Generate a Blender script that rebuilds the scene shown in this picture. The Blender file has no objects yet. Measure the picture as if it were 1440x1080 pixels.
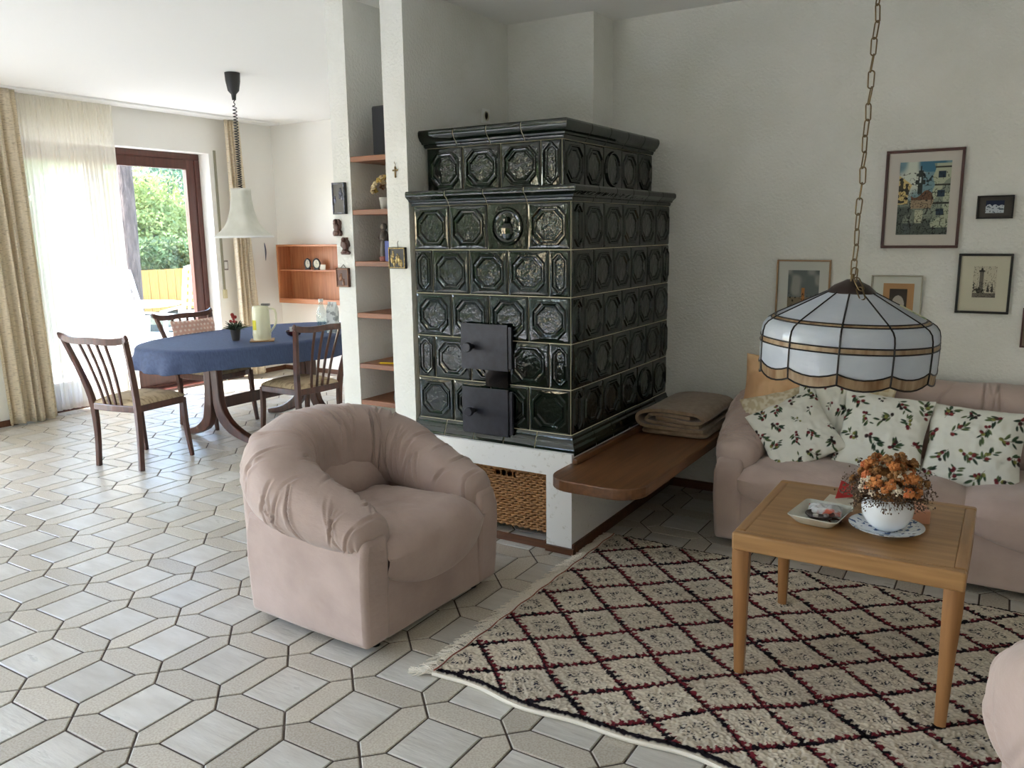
import bpy, bmesh, math, random
import numpy as np
from mathutils import Vector, Matrix, noise as mnoise
random.seed(7); rng = np.random.default_rng(7)
scene = bpy.context.scene
C = scene.collection
PI = math.pi

# ------------------------------------------------------------------ camera
FPX, PITCH, ROLL, YAW = 1147.2, 0.1833579, -0.0131088, -0.5510015
CAM = Vector((1.8202, -1.8940, 1.4947))
cyw, syw = math.cos(YAW), math.sin(YAW)
fw = Vector((syw, cyw, 0)); rt = Vector((cyw, -syw, 0)); up = Vector((0, 0, 1))
cF = fw * math.cos(PITCH) - up * math.sin(PITCH)
cU0 = up * math.cos(PITCH) + fw * math.sin(PITCH)
cR = rt * math.cos(ROLL) + cU0 * math.sin(ROLL)
cU = cU0 * math.cos(ROLL) - rt * math.sin(ROLL)
cd = bpy.data.cameras.new('camera'); cd.sensor_width = 36; cd.lens = FPX / 1440 * 36
cd.clip_start = .05; cd.clip_end = 200
cam = bpy.data.objects.new('camera', cd); C.objects.link(cam)
M = Matrix((( cR.x, cU.x, -cF.x, CAM.x), (cR.y, cU.y, -cF.y, CAM.y), (cR.z, cU.z, -cF.z, CAM.z), (0, 0, 0, 1)))
cam.matrix_world = M
scene.camera = cam

# ------------------------------------------------------------------ view, sky, sun, window portals
vs = scene.view_settings
vs.view_transform = 'Standard'; vs.look = 'None'; vs.gamma = 1; vs.use_curve_mapping = False
vs.exposure = -0.08
scene.cycles.use_denoising = True
scene.cycles.max_bounces = 10; scene.cycles.diffuse_bounces = 6; scene.cycles.glossy_bounces = 4
scene.cycles.transparent_max_bounces = 12; scene.cycles.transmission_bounces = 6
scene.cycles.sample_clamp_indirect = 6.0
scene.cycles.caustics_reflective = False; scene.cycles.caustics_refractive = False
SUN_DIR = Vector((-0.50, -0.42, 0.78)).normalized()      # towards the sun
world = bpy.data.worlds.new('sky'); scene.world = world; world.use_nodes = True
wn = world.node_tree.nodes; wl = world.node_tree.links
bg = wn['Background']; sky = wn.new('ShaderNodeTexSky'); sky.sky_type = 'NISHITA'; sky.sun_disc = False
sky.sun_elevation = math.asin(SUN_DIR.z); sky.sun_rotation = math.atan2(SUN_DIR.x, SUN_DIR.y)
sky.air_density = 1.0; sky.dust_density = 1.0; sky.ozone_density = 1.0
wl.new(sky.outputs[0], bg.inputs[0]); bg.inputs[1].default_value = 2.5
sd = bpy.data.lights.new('sun', 'SUN'); sd.energy = 34.0; sd.angle = math.radians(0.6); sd.color = (1, .98, .965)
sun = bpy.data.objects.new('sun', sd); C.objects.link(sun)
sun.rotation_euler = SUN_DIR.to_track_quat('Z', 'Y').to_euler()
def portal(loc, rot, sx, sy):
    l = bpy.data.lights.new('window_portal', 'AREA'); l.shape = 'RECTANGLE'; l.size = sx; l.size_y = sy
    l.cycles.is_portal = True
    o = bpy.data.objects.new('window_portal', l); C.objects.link(o); o.location = loc; o.rotation_euler = rot
# room extents
XW, XE, YN, YS, YB, HC = -5.2, 3.6, 4.6, -3.4, 2.6, 2.665
GX0, GX1 = -4.9, -0.7                 # garden window behind the camera (wall y = YS)
PY0, PY1, PZ1 = 1.80, 3.76, 2.316    # patio door opening in the window wall (x = XW)
portal((XW - .25, (PY0 + PY1) / 2, 1.16), (0, -PI / 2, 0), 2.3, PY1 - PY0)
portal(((GX0 + GX1) / 2, YS - .25, 1.2), (PI / 2, 0, 0), GX1 - GX0, 2.3)
portal((XW - .25, -1.2, 1.2), (0, -PI / 2, 0), 2.3, 3.0)  # portal of the unseen window added in the dining wall

# ------------------------------------------------------------------ node material helper
def lin(c):
    return tuple(((x / 255) / 12.92 if x / 255 <= .04045 else ((x / 255 + .055) / 1.055) ** 2.4) for x in c) + (1,)
def mat(name, col, rough=.5, col2=None, scale=20, stretch=(1, 1, 1), detail=4, lo=.35, hi=.65, bump=0, bscale=None, bstretch=None, bdist=.01,
        spec=.5, metal=0, coat=0, rand=0, space='Object', sheen=0, trans=0, voro=None, rough2=None):
    m = bpy.data.materials.new(name); m.use_nodes = True
    nt = m.node_tree; N = nt.nodes; L = nt.links; b = N['Principled BSDF']
    b.inputs['Base Color'].default_value = col; b.inputs['Roughness'].default_value = rough
    b.inputs['Specular IOR Level'].default_value = spec; b.inputs['Metallic'].default_value = metal
    b.inputs['Coat Weight'].default_value = coat; b.inputs['Coat Roughness'].default_value = .06
    b.inputs['Sheen Weight'].default_value = sheen; b.inputs['Transmission Weight'].default_value = trans
    def coords(st):
        if space == 'World': g = N.new('ShaderNodeNewGeometry'); out = g.outputs['Position']
        else: g = N.new('ShaderNodeTexCoord'); out = g.outputs['Object']
        mp = N.new('ShaderNodeMapping'); mp.inputs['Scale'].default_value = st; L.new(out, mp.inputs[0]); return mp.outputs[0]
    last = None
    if col2 is not None:
        n = N.new('ShaderNodeTexNoise'); n.inputs['Scale'].default_value = scale; n.inputs['Detail'].default_value = detail
        L.new(coords(stretch), n.inputs['Vector'])
        r = N.new('ShaderNodeMapRange'); r.inputs['From Min'].default_value = lo; r.inputs['From Max'].default_value = hi
        L.new(n.outputs['Fac'], r.inputs['Value'])
        mx = N.new('ShaderNodeMix'); mx.data_type = 'RGBA'; mx.inputs[6].default_value = col; mx.inputs[7].default_value = col2
        L.new(r.outputs[0], mx.inputs[0]); last = mx.outputs[2]
        if rough2 is not None:
            rr = N.new('ShaderNodeMapRange'); rr.inputs['To Min'].default_value = rough; rr.inputs['To Max'].default_value = rough2
            L.new(r.outputs[0], rr.inputs['Value']); L.new(rr.outputs[0], b.inputs['Roughness'])
    if rand:
        oi = N.new('ShaderNodeObjectInfo'); hs = N.new('ShaderNodeHueSaturation')
        r = N.new('ShaderNodeMapRange'); r.inputs['To Min'].default_value = 1 - rand; r.inputs['To Max'].default_value = 1 + rand
        L.new(oi.outputs['Random'], r.inputs['Value']); L.new(r.outputs[0], hs.inputs['Value'])
        if last: L.new(last, hs.inputs['Color'])
        else: hs.inputs['Color'].default_value = col
        last = hs.outputs[0]
    if last: L.new(last, b.inputs['Base Color'])
    if bump:
        if voro:
            n = N.new('ShaderNodeTexVoronoi'); n.inputs['Scale'].default_value = voro; ho = n.outputs['Distance']
        else:
            n = N.new('ShaderNodeTexNoise'); n.inputs['Scale'].default_value = bscale or scale; n.inputs['Detail'].default_value = 3; ho = n.outputs['Fac']
        L.new(coords(bstretch or stretch), n.inputs['Vector'])
        bp = N.new('ShaderNodeBump'); bp.inputs['Strength'].default_value = bump; bp.inputs['Distance'].default_value = bdist
        L.new(ho, bp.inputs['Height']); L.new(bp.outputs[0], b.inputs['Normal'])
    return m
def attr_mat(name, rough=.7, bump=0, bscale=200, spec=.3):
    m = mat(name, (1, 1, 1, 1), rough, bump=bump, bscale=bscale, bdist=.003, spec=spec)
    a = m.node_tree.nodes.new('ShaderNodeVertexColor'); a.layer_name = 'print'
    m.node_tree.links.new(a.outputs['Color'], m.node_tree.nodes['Principled BSDF'].inputs['Base Color'])
    return m
def wood(name, c1, c2, rough=.35, axis=0, scale=14, space='Object', coat=0):
    st = [9, 9, 9]; st[axis] = .6
    return mat(name, lin(c1), rough, lin(c2), scale=scale / 3, stretch=tuple(st), detail=6, lo=.3, hi=.7, bump=.12, bdist=.003, space=space, coat=coat)

# ------------------------------------------------------------------ mesh helpers
class MB:
    def __init__(s): s.v = []; s.f = []; s.mi = []
    def add(s, vs, fs, mi=0):
        o = len(s.v); s.v += [tuple(v) for v in vs]; s.f += [tuple(i + o for i in f) for f in fs]; s.mi += [mi] * len(fs); return s
    def box(s, a, b, mi=0):
        x0, y0, z0 = a; x1, y1, z1 = b
        return s.add([(x0, y0, z0), (x1, y0, z0), (x1, y1, z0), (x0, y1, z0), (x0, y0, z1), (x1, y0, z1), (x1, y1, z1), (x0, y1, z1)],
                     [(0, 3, 2, 1), (4, 5, 6, 7), (0, 1, 5, 4), (1, 2, 6, 5), (2, 3, 7, 6), (3, 0, 4, 7)], mi)
    def prism(s, pts, z0, z1, mi=0):
        n = len(pts)
        return s.add([(x, y, z0) for x, y in pts] + [(x, y, z1) for x, y in pts],
                     [tuple(reversed(range(n))), tuple(range(n, 2 * n))] + [(i, (i + 1) % n, n + (i + 1) % n, n + i) for i in range(n)], mi)
    def loops(s, L, close=True, cap0=True, cap1=True, mi=0):
        n = len(L[0]); o = []; f = []
        for l in L: o += list(l)
        for k in range(len(L) - 1):
            for i in range(n if close else n - 1):
                j = (i + 1) % n; f.append((k * n + i, k * n + j, (k + 1) * n + j, (k + 1) * n + i))
        if cap0: f.append(tuple(reversed(range(n))))
        if cap1: f.append(tuple(range((len(L) - 1) * n, len(L) * n)))
        return s.add(o, f, mi)
    def lathe(s, prof, n=24, c=(0, 0, 0), cap0=True, cap1=True, mi=0):
        return s.loops([[(c[0] + r * math.cos(2 * PI * i / n), c[1] + r * math.sin(2 * PI * i / n), c[2] + z) for i in range(n)] for r, z in prof], True, cap0, cap1, mi)
    def tube(s, pts, r, n=6, mi=0, cap=True, closed=False):
        P = [Vector(p) for p in pts]; R = r if isinstance(r, (list, tuple)) else [r] * len(P); L = []
        prev = None
        for i, p in enumerate(P):
            if closed: t = P[(i + 1) % len(P)] - P[i - 1]
            else: t = P[min(i + 1, len(P) - 1)] - P[max(i - 1, 0)]
            if t.length < 1e-9: t = Vector((0, 0, 1))
            t.normalize()
            if prev is None: a = t.orthogonal().normalized()
            else:
                a = prev - t * prev.dot(t)
                a = a.normalized() if a.length > 1e-6 else t.orthogonal().normalized()
            prev = a; b = t.cross(a)
            L.append([p + (a * math.cos(2 * PI * k / n) + b * math.sin(2 * PI * k / n)) * R[i] for k in range(n)])
        if closed: L.append(L[0])
        return s.loops(L, True, cap and not closed, cap and not closed, mi)
    def bar(s, pts, w, d, side, mi=0):
        """rectangular section swept along pts; w along vector side, d across"""
        P = [Vector(p) for p in pts]; S = Vector(side).normalized(); L = []
        W = w if isinstance(w, (list, tuple)) else [w] * len(P); D = d if isinstance(d, (list, tuple)) else [d] * len(P)
        for i, p in enumerate(P):
            t = (P[min(i + 1, len(P) - 1)] - P[max(i - 1, 0)]).normalized()
            a = (S - t * S.dot(t)).normalized(); b = t.cross(a)
            L.append([p + a * W[i] / 2 + b * D[i] / 2, p - a * W[i] / 2 + b * D[i] / 2, p - a * W[i] / 2 - b * D[i] / 2, p + a * W[i] / 2 - b * D[i] / 2])
        return s.loops(L, True, True, True, mi)
    def ball(s, c, r, nu=8, nv=5, sc=(1, 1, 1), mi=0):
        prof = [(max(1e-4, r * math.sin(PI * k / nv)), -r * math.cos(PI * k / nv)) for k in range(nv + 1)]
        return s.loops([[(c[0] + a * sc[0] * math.cos(2 * PI * i / nu), c[1] + a * sc[1] * math.sin(2 * PI * i / nu), c[2] + z * sc[2]) for i in range(nu)] for a, z in prof], True, True, True, mi)
    def mesh(s, name):
        me = bpy.data.meshes.new(name); me.from_pydata(s.v, [], s.f)
        if any(s.mi): me.polygons.foreach_set('material_index', s.mi)
        me.update(); return me
    def build(s, name, m, parent=None, smooth=False, bevel=0, seg=2, angle=35, subsurf=0, loc=None):
        o = bpy.data.objects.new(name, s.mesh(name)); C.objects.link(o)
        finish(o, m, parent, smooth, bevel, seg, angle, subsurf)
        if loc: o.location = loc
        return o
def finish(o, m, parent=None, smooth=False, bevel=0, seg=2, angle=35, subsurf=0):
    for k in (m if isinstance(m, (list, tuple)) else [m]): o.data.materials.append(k)
    if smooth or bevel: o.data.shade_smooth()
    if bevel:
        b = o.modifiers.new('bevel', 'BEVEL'); b.width = bevel; b.segments = seg; b.limit_method = 'ANGLE'; b.angle_limit = math.radians(40)
        if not smooth:
            for p in o.data.polygons: p.use_smooth = False
    if smooth and angle < 180:
        try: o.data.set_sharp_from_angle(angle=math.radians(angle))
        except Exception: pass
    if subsurf:
        b = o.modifiers.new('subsurf', 'SUBSURF'); b.levels = subsurf; b.render_levels = subsurf
    if parent: o.parent = parent
def npmesh(name, V, F, cols=None, layer='print'):
    me = bpy.data.meshes.new(name); V = np.asarray(V, np.float32).reshape(-1, 3); F = np.asarray(F, np.int32)
    k = F.shape[1]; me.vertices.add(len(V)); me.vertices.foreach_set('co', V.ravel())
    me.loops.add(F.size); me.loops.foreach_set('vertex_index', F.ravel()); me.polygons.add(len(F))
    me.polygons.foreach_set('loop_start', np.arange(0, F.size, k, dtype=np.int32))
    me.update(calc_edges=True)
    if cols is not None:
        a = me.color_attributes.new(layer, 'FLOAT_COLOR', 'POINT')
        cc = np.ones((len(V), 4), np.float32); cc[:, :3] = np.asarray(cols).reshape(-1, 3); a.data.foreach_set('color', cc.ravel())
    me.validate(); return me
def gridfaces(nu, nv, wrap=False):
    i, j = np.meshgrid(np.arange(nu - (0 if wrap else 1)), np.arange(nv - 1), indexing='ij'); i2 = (i + 1) % nu
    return np.stack([i * nv + j, i2 * nv + j, i2 * nv + j + 1, i * nv + j + 1], -1).reshape(-1, 4)
def meshobj(name, me, m, parent=None, smooth=True, angle=180):
    o = bpy.data.objects.new(name, me); C.objects.link(o); finish(o, m, parent, smooth, angle=angle); return o
def tag(o, label, cat, group=None, kind=None):
    if label: o['label'] = label
    if cat: o['category'] = cat
    if group: o['group'] = group
    if kind: o['kind'] = kind
    return o
def thing(name, label, cat, loc=(0, 0, 0), rz=0, group=None):
    o = bpy.data.objects.new(name, None); o.empty_display_size = .1; C.objects.link(o)
    o.location = loc; o.rotation_euler = (0, 0, rz); return tag(o, label, cat, group)
def struct(o, label=None): o['kind'] = 'structure'; return tag(o, label, None)
def dup(src, name=None, parent=None):
    c = src.copy(); C.objects.link(c); c.parent = parent
    for ch in src.children: dup(ch, None, c)
    return c
def catmull(P, n):
    P = [np.array(p, float) for p in P]; out = []
    Q = [2 * P[0] - P[1]] + P + [2 * P[-1] - P[-2]]
    for k in range(n):
        t = k / (n - 1) * (len(P) - 1); i = min(int(t), len(P) - 2); u = t - i; a, b, c, d = Q[i:i + 4]
        out.append(.5 * (2 * b + (c - a) * u + (2 * a - 5 * b + 4 * c - d) * u * u + (3 * b - a - 3 * c + d) * u ** 3))
    return out
def vnoise(x, y, seed=0):
    """value noise on numpy arrays"""
    xi = np.floor(x).astype(int); yi = np.floor(y).astype(int); xf = x - xi; yf = y - yi
    h = lambda a, b: ((np.sin(a * 127.1 + b * 311.7 + seed * 74.7) * 43758.5453) % 1.0)
    u = xf * xf * (3 - 2 * xf); v = yf * yf * (3 - 2 * yf)
    return (h(xi, yi) * (1 - u) + h(xi + 1, yi) * u) * (1 - v) + (h(xi, yi + 1) * (1 - u) + h(xi + 1, yi + 1) * u) * v
def sstep(a, b, x): t = np.clip((x - a) / (b - a), 0, 1); return t * t * (3 - 2 * t)

# ------------------------------------------------------------------ materials
m_plaster = mat('white plaster', lin((236, 236, 232)), .85, lin((228, 228, 222)), scale=3, bump=.7, bscale=70, bdist=.008, space='World')
m_plaster2 = mat('smooth white paint', lin((240, 238, 232)), .8, bump=.15, bscale=90, bdist=.004, space='World')
m_ceil = mat('ceiling paint', lin((240, 240, 237)), .9, bump=.15, bscale=60, bdist=.004, space='World')
m_plinth = mat('worn white plaster', lin((236, 236, 234)), .8, lin((214, 212, 206)), scale=40, lo=.62, hi=.72, bump=.25, bscale=60, bdist=.004, space='World')
m_grout = mat('brown grout', lin((92, 80, 72)), .9, lin((74, 64, 58)), scale=40, space='World')
m_sq = mat('grey slate tile', lin((200, 197, 189)), .27, lin((182, 177, 167)), scale=5, stretch=(1, 3, 1), lo=.3, hi=.7, bump=.28, bscale=26, bstretch=(.5, 2.4, 1), bdist=.010, rand=.09, space='World', rough2=.34)
m_hex = mat('beige speckled tile', lin((192, 186, 173)), .30, lin((172, 162, 146)), scale=150, lo=.4, hi=.62, bump=.16, bscale=40, bdist=.006, rand=.12, space='World')
m_base = wood('baseboard wood', (104, 66, 44), (78, 48, 32), .4, 0, space='World')
m_glaze = mat('dark green glaze', lin((18, 32, 22)), .05, lin((9, 16, 11)), scale=9, bump=.16, bscale=30, bdist=.006, spec=.55)
m_glazep = mat('dark green glaze rippled', lin((16, 28, 20)), .05, lin((8, 14, 10)), scale=12, bump=.45, bscale=20, bdist=.012, spec=.6)
m_joint = mat('stove joint', lin((196, 186, 162)), .9)
m_iron = mat('black iron', lin((44, 45, 54)), .42, lin((36, 36, 44)), scale=30, metal=.3)
m_blackglass = mat('black glass', lin((8, 8, 9)), .08)
m_bench = wood('bench oak', (124, 84, 54), (92, 60, 38), .36, 1, space='World', coat=.1)
m_table = wood('table oak', (178, 136, 88), (150, 110, 68), .35, 0, coat=.15)
m_walnut = wood('dark walnut', (92, 54, 40), (62, 36, 28), .3, 2, coat=.2)
m_cherry = wood('cherry shelf', (196, 134, 92), (168, 106, 70), .4, 2)
m_shelfw = wood('niche shelf wood', (150, 96, 64), (116, 72, 48), .45, 0)
m_suede = mat('rose beige suede', lin((188, 168, 160)), .9, lin((170, 150, 142)), scale=5, lo=.3, hi=.7, bump=.25, bscale=26, bstretch=(1, 1, 1.6), bdist=.012, sheen=.3, spec=.2)
m_blackpl = mat('black plastic', lin((26, 26, 28)), .4)
m_frame_dk = mat('black frame', lin((28, 26, 26)), .4)
# ================================================================== STRUCTURE
TP = .31; HW = .106                       # tile period, width of the hexagons
floor = struct(MB().box((XW - .02, YS - .02, -.12), (XE + .02, YN + .02, -.004)).build('floor', m_grout), 'tiled floor of grey squares framed by beige hexagons')
def bev_poly(pts, z, b):
    """flat tile with bevelled rim"""
    n = len(pts); cx = sum(p[0] for p in pts) / n; cy = sum(p[1] for p in pts) / n
    ins = []
    for i in range(n):
        a = Vector(pts[i - 1]); p = Vector(pts[i]); q = Vector(pts[(i + 1) % n])
        e1 = (p - a).normalized(); e2 = (q - p).normalized(); n1 = Vector((-e1.y, e1.x)); n2 = Vector((-e2.y, e2.x))
        d = (n1 + n2); d = d / max(.2, d.dot(n1)); ins.append(p + d * b)
    vs = [(p[0], p[1], -.004) for p in pts] + [(p[0], p[1], z - b * .7) for p in pts] + [(p.x, p.y, z) for p in ins]
    fs = [tuple(range(2 * n, 3 * n))] + [(i, (i + 1) % n, n + (i + 1) % n, n + i) for i in range(n)] + [(n + i, n + (i + 1) % n, 2 * n + (i + 1) % n, 2 * n + i) for i in range(n)]
    return vs, fs
G = .0035
sq = (TP - HW) / 2 - G
sq_v, sq_f = bev_poly([(-sq, -sq), (sq, -sq), (sq, sq), (-sq, sq)], 0, .003)
hx = TP / 2 - G * 1.45; hy = HW / 2 - G; hs = (TP - HW) / 2 - G * .4
hex_v, hex_f = bev_poly([(-hx, 0), (-hs, -hy), (hs, -hy), (hx, 0), (hs, hy), (-hs, hy)], 0, .003)
me_sq = MB().add(sq_v, sq_f).mesh('square_tile'); me_sq.materials.append(m_sq)
me_hex = MB().add(hex_v, hex_f).mesh('hexagon_tile'); me_hex.materials.append(m_hex)
def inview(x, y):
    d = Vector((x, y, 0)) - CAM; zc = d.dot(cF)
    if zc < .3: return False
    u = 720 + FPX * d.dot(cR) / zc; v = 540 - FPX * d.dot(cU) / zc
    return -60 < u < 1500 and 0 < v < 1150
sqs, hxs = [], []
for i in range(-18, 13):
    for j in range(-12, 16):
        for kind, x, y, r in (('s', (i + .5) * TP, (j + .5) * TP, 0), ('h', (i + .5) * TP, j * TP, 0), ('h', i * TP, (j + .5) * TP, PI / 2)):
            if not (XW - .15 < x < XE + .15 and YS - .15 < y < YN + .15): continue
            if -1.05 < x < XE and y > YB + .1: continue
            (sqs if kind == 's' else hxs).append(((Vector((x, y, 0)) - CAM).length - (100 if inview(x, y) else 0), x, y, r))
sqs.sort(); hxs.sort()
for lst, me, nm in ((sqs, me_sq, 'square_tile'), (hxs, me_hex, 'hexagon_tile')):
    for _, x, y, r in lst[:290]:
        o = bpy.data.objects.new(nm, me); C.objects.link(o); o.location = (x, y, 0); o.rotation_euler = (0, 0, r); o.parent = floor
for lst, vv, ff, m, nm in ((sqs, sq_v, sq_f, m_sq, 'square_tiling'), (hxs, hex_v, hex_f, m_hex, 'hexagon_tiling')):
    b = MB()
    for _, x, y, r in lst[290:]:
        c, s = math.cos(r), math.sin(r); b.add([(x + px * c - py * s, y + px * s + py * c, pz) for px, py, pz in vv], ff)
    o = b.build(nm, m, floor); o['kind'] = 'stuff'

struct(MB().box((XW - .3, YS - .3, HC), (XE + .3, YN + .3, HC + .2)).build('ceiling', m_ceil), 'plain white ceiling of the room')
T = .25
b = MB(); W0 = XW - T
b.box((W0, YS - T, 0), (XW, -2.7, HC)); b.box((W0, -2.7, 2.3), (XW, .3, HC)); b.box((W0, .3, 0), (XW, PY0, HC))
b.box((W0, PY0, PZ1), (XW, PY1, HC)); b.box((W0, PY1, 0), (XW, YN + T, HC))
struct(b.build('wall_left', m_plaster2), 'white dining wall with the patio door opening')
struct(MB().box((XW - T, YN, 0), (-.785, YN + T, HC)).build('wall_far', m_plaster2), 'white far wall of the dining corner')
struct(MB().box((-.785, YB, 0), (XE + T, YB + T, HC)).build('wall_back', m_plaster), 'rough white plaster wall behind the sofa')
struct(MB().box((-.922, 1.385, 0), (-.785, YN, HC)).build('wall_divider', m_plaster), 'white dividing wall left of the stove')
b = MB().box((-1.28, 1.385, 0), (-1.16, 1.80, HC)).box((-1.16, 1.74, 0), (-.922, 1.80, HC))
struct(b.build('wall_niche', m_plaster), 'white pillar with the tall shelf niche')
struct(MB().box((-.785, 2.346, 0), (-.237, YB, HC)).build('wall_chimney', m_plaster), 'white chimney breast behind the stove')
struct(MB().box((XE, YS - T, 0), (XE + T, YB, HC)).build('wall_right', m_plaster), 'white wall at the sofa end of the room')
b = MB(); b.box((XW, YS - T, 0), (GX0, YS, HC)); b.box((GX1, YS - T, 0), (XE, YS, HC)); b.box((GX0, YS - T, 2.35), (GX1, YS, HC))
struct(b.build('wall_front', m_plaster2), 'white wall with the garden window front')
for nm, a, c in (('baseboard_back', (.165, YB - .015, 0), (XE, YB, .05)), ('baseboard_left', (XW, .3, 0), (XW + .015, PY0 - .02, .05)),
                 ('baseboard_far', (XW, YN - .015, 0), (-.94, YN, .05)), ('baseboard_corner', (XW, PY1 + .02, 0), (XW + .015, YN - .015, .05)),
                 ('baseboard_stove', (.15, 1.34, 0), (.165, YB, .05))):
    struct(MB().box(a, c).build(nm, m_base, bevel=.002), 'brown wooden skirting board')
# pier left of the drape
struct(MB().box((XW, .3, 0), (XW + .13, 1.55, HC)).build('wall_pier', m_plaster2), 'white pier left of the long drape')
struct(MB().box((XW + .13, .3, 0), (XW + .145, 1.55, .05)).build('baseboard_pier', m_base), 'brown skirting board of the pier')

# ---- patio door
m_brown = wood('brown window frame', (92, 50, 40), (74, 40, 32), .35, 2, coat=.1)
m_white = mat('white frame lacquer', lin((238, 238, 236)), .35)
def pane_mat(name, tint=(1, 1, 1, 1), refl=.07):
    m = bpy.data.materials.new(name); m.use_nodes = True; nt = m.node_tree; N = nt.nodes; N.remove(N['Principled BSDF'])
    t = N.new('ShaderNodeBsdfTransparent'); t.inputs[0].default_value = tint; g = N.new('ShaderNodeBsdfGlossy'); g.inputs['Roughness'].default_value = .01
    mx = N.new('ShaderNodeMixShader'); mx.inputs[0].default_value = refl
    nt.links.new(t.outputs[0], mx.inputs[1]); nt.links.new(g.outputs[0], mx.inputs[2]); nt.links.new(mx.outputs[0], N['Material Output'].inputs[0]); return m
m_pane = pane_mat('window glass')
FX = XW - .245
door = struct(MB().box((FX, PY0, PZ1 - .06), (FX + .09, PY1, PZ1)).box((FX, PY0, 0), (FX + .09, PY1, .05)).box((FX, PY0, .05), (FX + .09, PY0 + .06, PZ1 - .06))
       .box((FX, PY1 - .06, .05), (FX + .09, PY1, PZ1 - .06)).build('door_1', m_brown, bevel=.004), 'dark brown patio door to the terrace')
for y0, y1 in ((PY0 + .06, 2.62), (2.62, PY1 - .06)):
    s = MB(); a = .095
    s.box((FX + .02, y0, .05), (FX + .08, y0 + a, PZ1 - .06)).box((FX + .02, y1 - a, .05), (FX + .08, y1, PZ1 - .06))
    s.box((FX + .02, y0 + a, PZ1 - .06 - a), (FX + .08, y1 - a, PZ1 - .06)).box((FX + .02, y0 + a, .05), (FX + .08, y1 - a, .22))
    so = s.build('door_sash', m_brown, door, bevel=.004)
    MB().box((FX + .045, y0 + a, .22), (FX + .055, y1 - a, PZ1 - .06 - a)).build('pane', m_pane, so)
struct(MB().box((XW - .155, PY0, 0), (XW + .01, PY1, .025)).build('trim_1', m_brown, bevel=.003), 'brown wooden door threshold')
# ---- window front behind the camera and an unseen dining wall window added for light
def window(nm, axis, c, a0, a1, z0, z1, n, label):
    b = MB()
    def bx(u0, u1, w0, w1, t=.03):
        return ((u0, c - t, w0), (u1, c + t, w1)) if axis == 'x' else ((c - t, u0, w0), (c + t, u1, w1))
    b.box(*bx(a0, a1, z1 - .08, z1)); b.box(*bx(a0, a1, z0, z0 + .10))
    for k in range(n + 1):
        u = a0 + (a1 - a0) * k / n; b.box(*bx(max(a0, u - .05), min(a1, u + .05), z0 + .10, z1 - .08))
    w = struct(b.build(nm, m_brown, bevel=.004), label)
    for k in range(n):
        u0 = a0 + (a1 - a0) * k / n + .05; u1 = a0 + (a1 - a0) * (k + 1) / n - .05
        MB().box(*bx(u0, u1, z0 + .1, z1 - .08, .004)).build('pane', m_pane, w)
window('window_1', 'x', YS - .15, GX0, GX1, 0, 2.35, 5, 'brown framed window front to the garden')
window('window_added', 'y', XW - .15, -2.7, .3, 0, 2.3, 2, 'unseen brown framed window added to the dining wall for light')

# ---- stove plinth (with the basket recess), tiles
stove = thing('tiled_stove', 'tall dark green tiled stove with black iron doors on a white plinth', 'stove', (-.3, 1.9, 0))
SO = Vector((-.3, 1.9, 0))
class SB(MB):
    def build(s, name, m, parent=None, **k):
        p = parent or stove
        s.v = [(x + .3, y - 1.9, z) for x, y, z in s.v]; return MB.build(s, name, m, p, **k)
PX0, PX1, PYF, PZ = -.785, .15, 1.34, .485
b = SB()
b.box((PX0 + .001, PYF, 0), (-.60, 2.345, PZ)); b.box((.015, PYF, 0), (PX1, YB - .001, PZ)); b.box((-.60, PYF, .372), (.015, 2.345, PZ)); b.box((-.60, 1.85, 0), (.015, 2.345, .372)); b.box((-.236, 2.345, 0), (.015, YB - .001, PZ))
b.build('plinth', m_plinth)
SB().box((-.60, PYF + .005, 0), (.015, PYF + .02, .035)).build('plinth_board', m_base)
SB().box((.015, PYF - .014, 0), (.165, PYF, .03)).build('plinth_board', m_base)
FXR, FYF, FXL = .115, 1.40, -.765           # faces of the lower body
UXR, UYF = .005, 1.525                       # faces of the upper body
b = SB(); b.box((FXL, FYF, PZ), (FXR, 2.345, 1.63)); b.box((-.236, 2.345, PZ), (FXR, YB - .001, 1.63)); b.box((FXL, UYF, 1.63), (UXR, 2.34, 1.915)); b.box((-.236, 2.34, 1.63), (UXR, YB - .001, 1.915))
b.build('core', m_joint)
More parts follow.
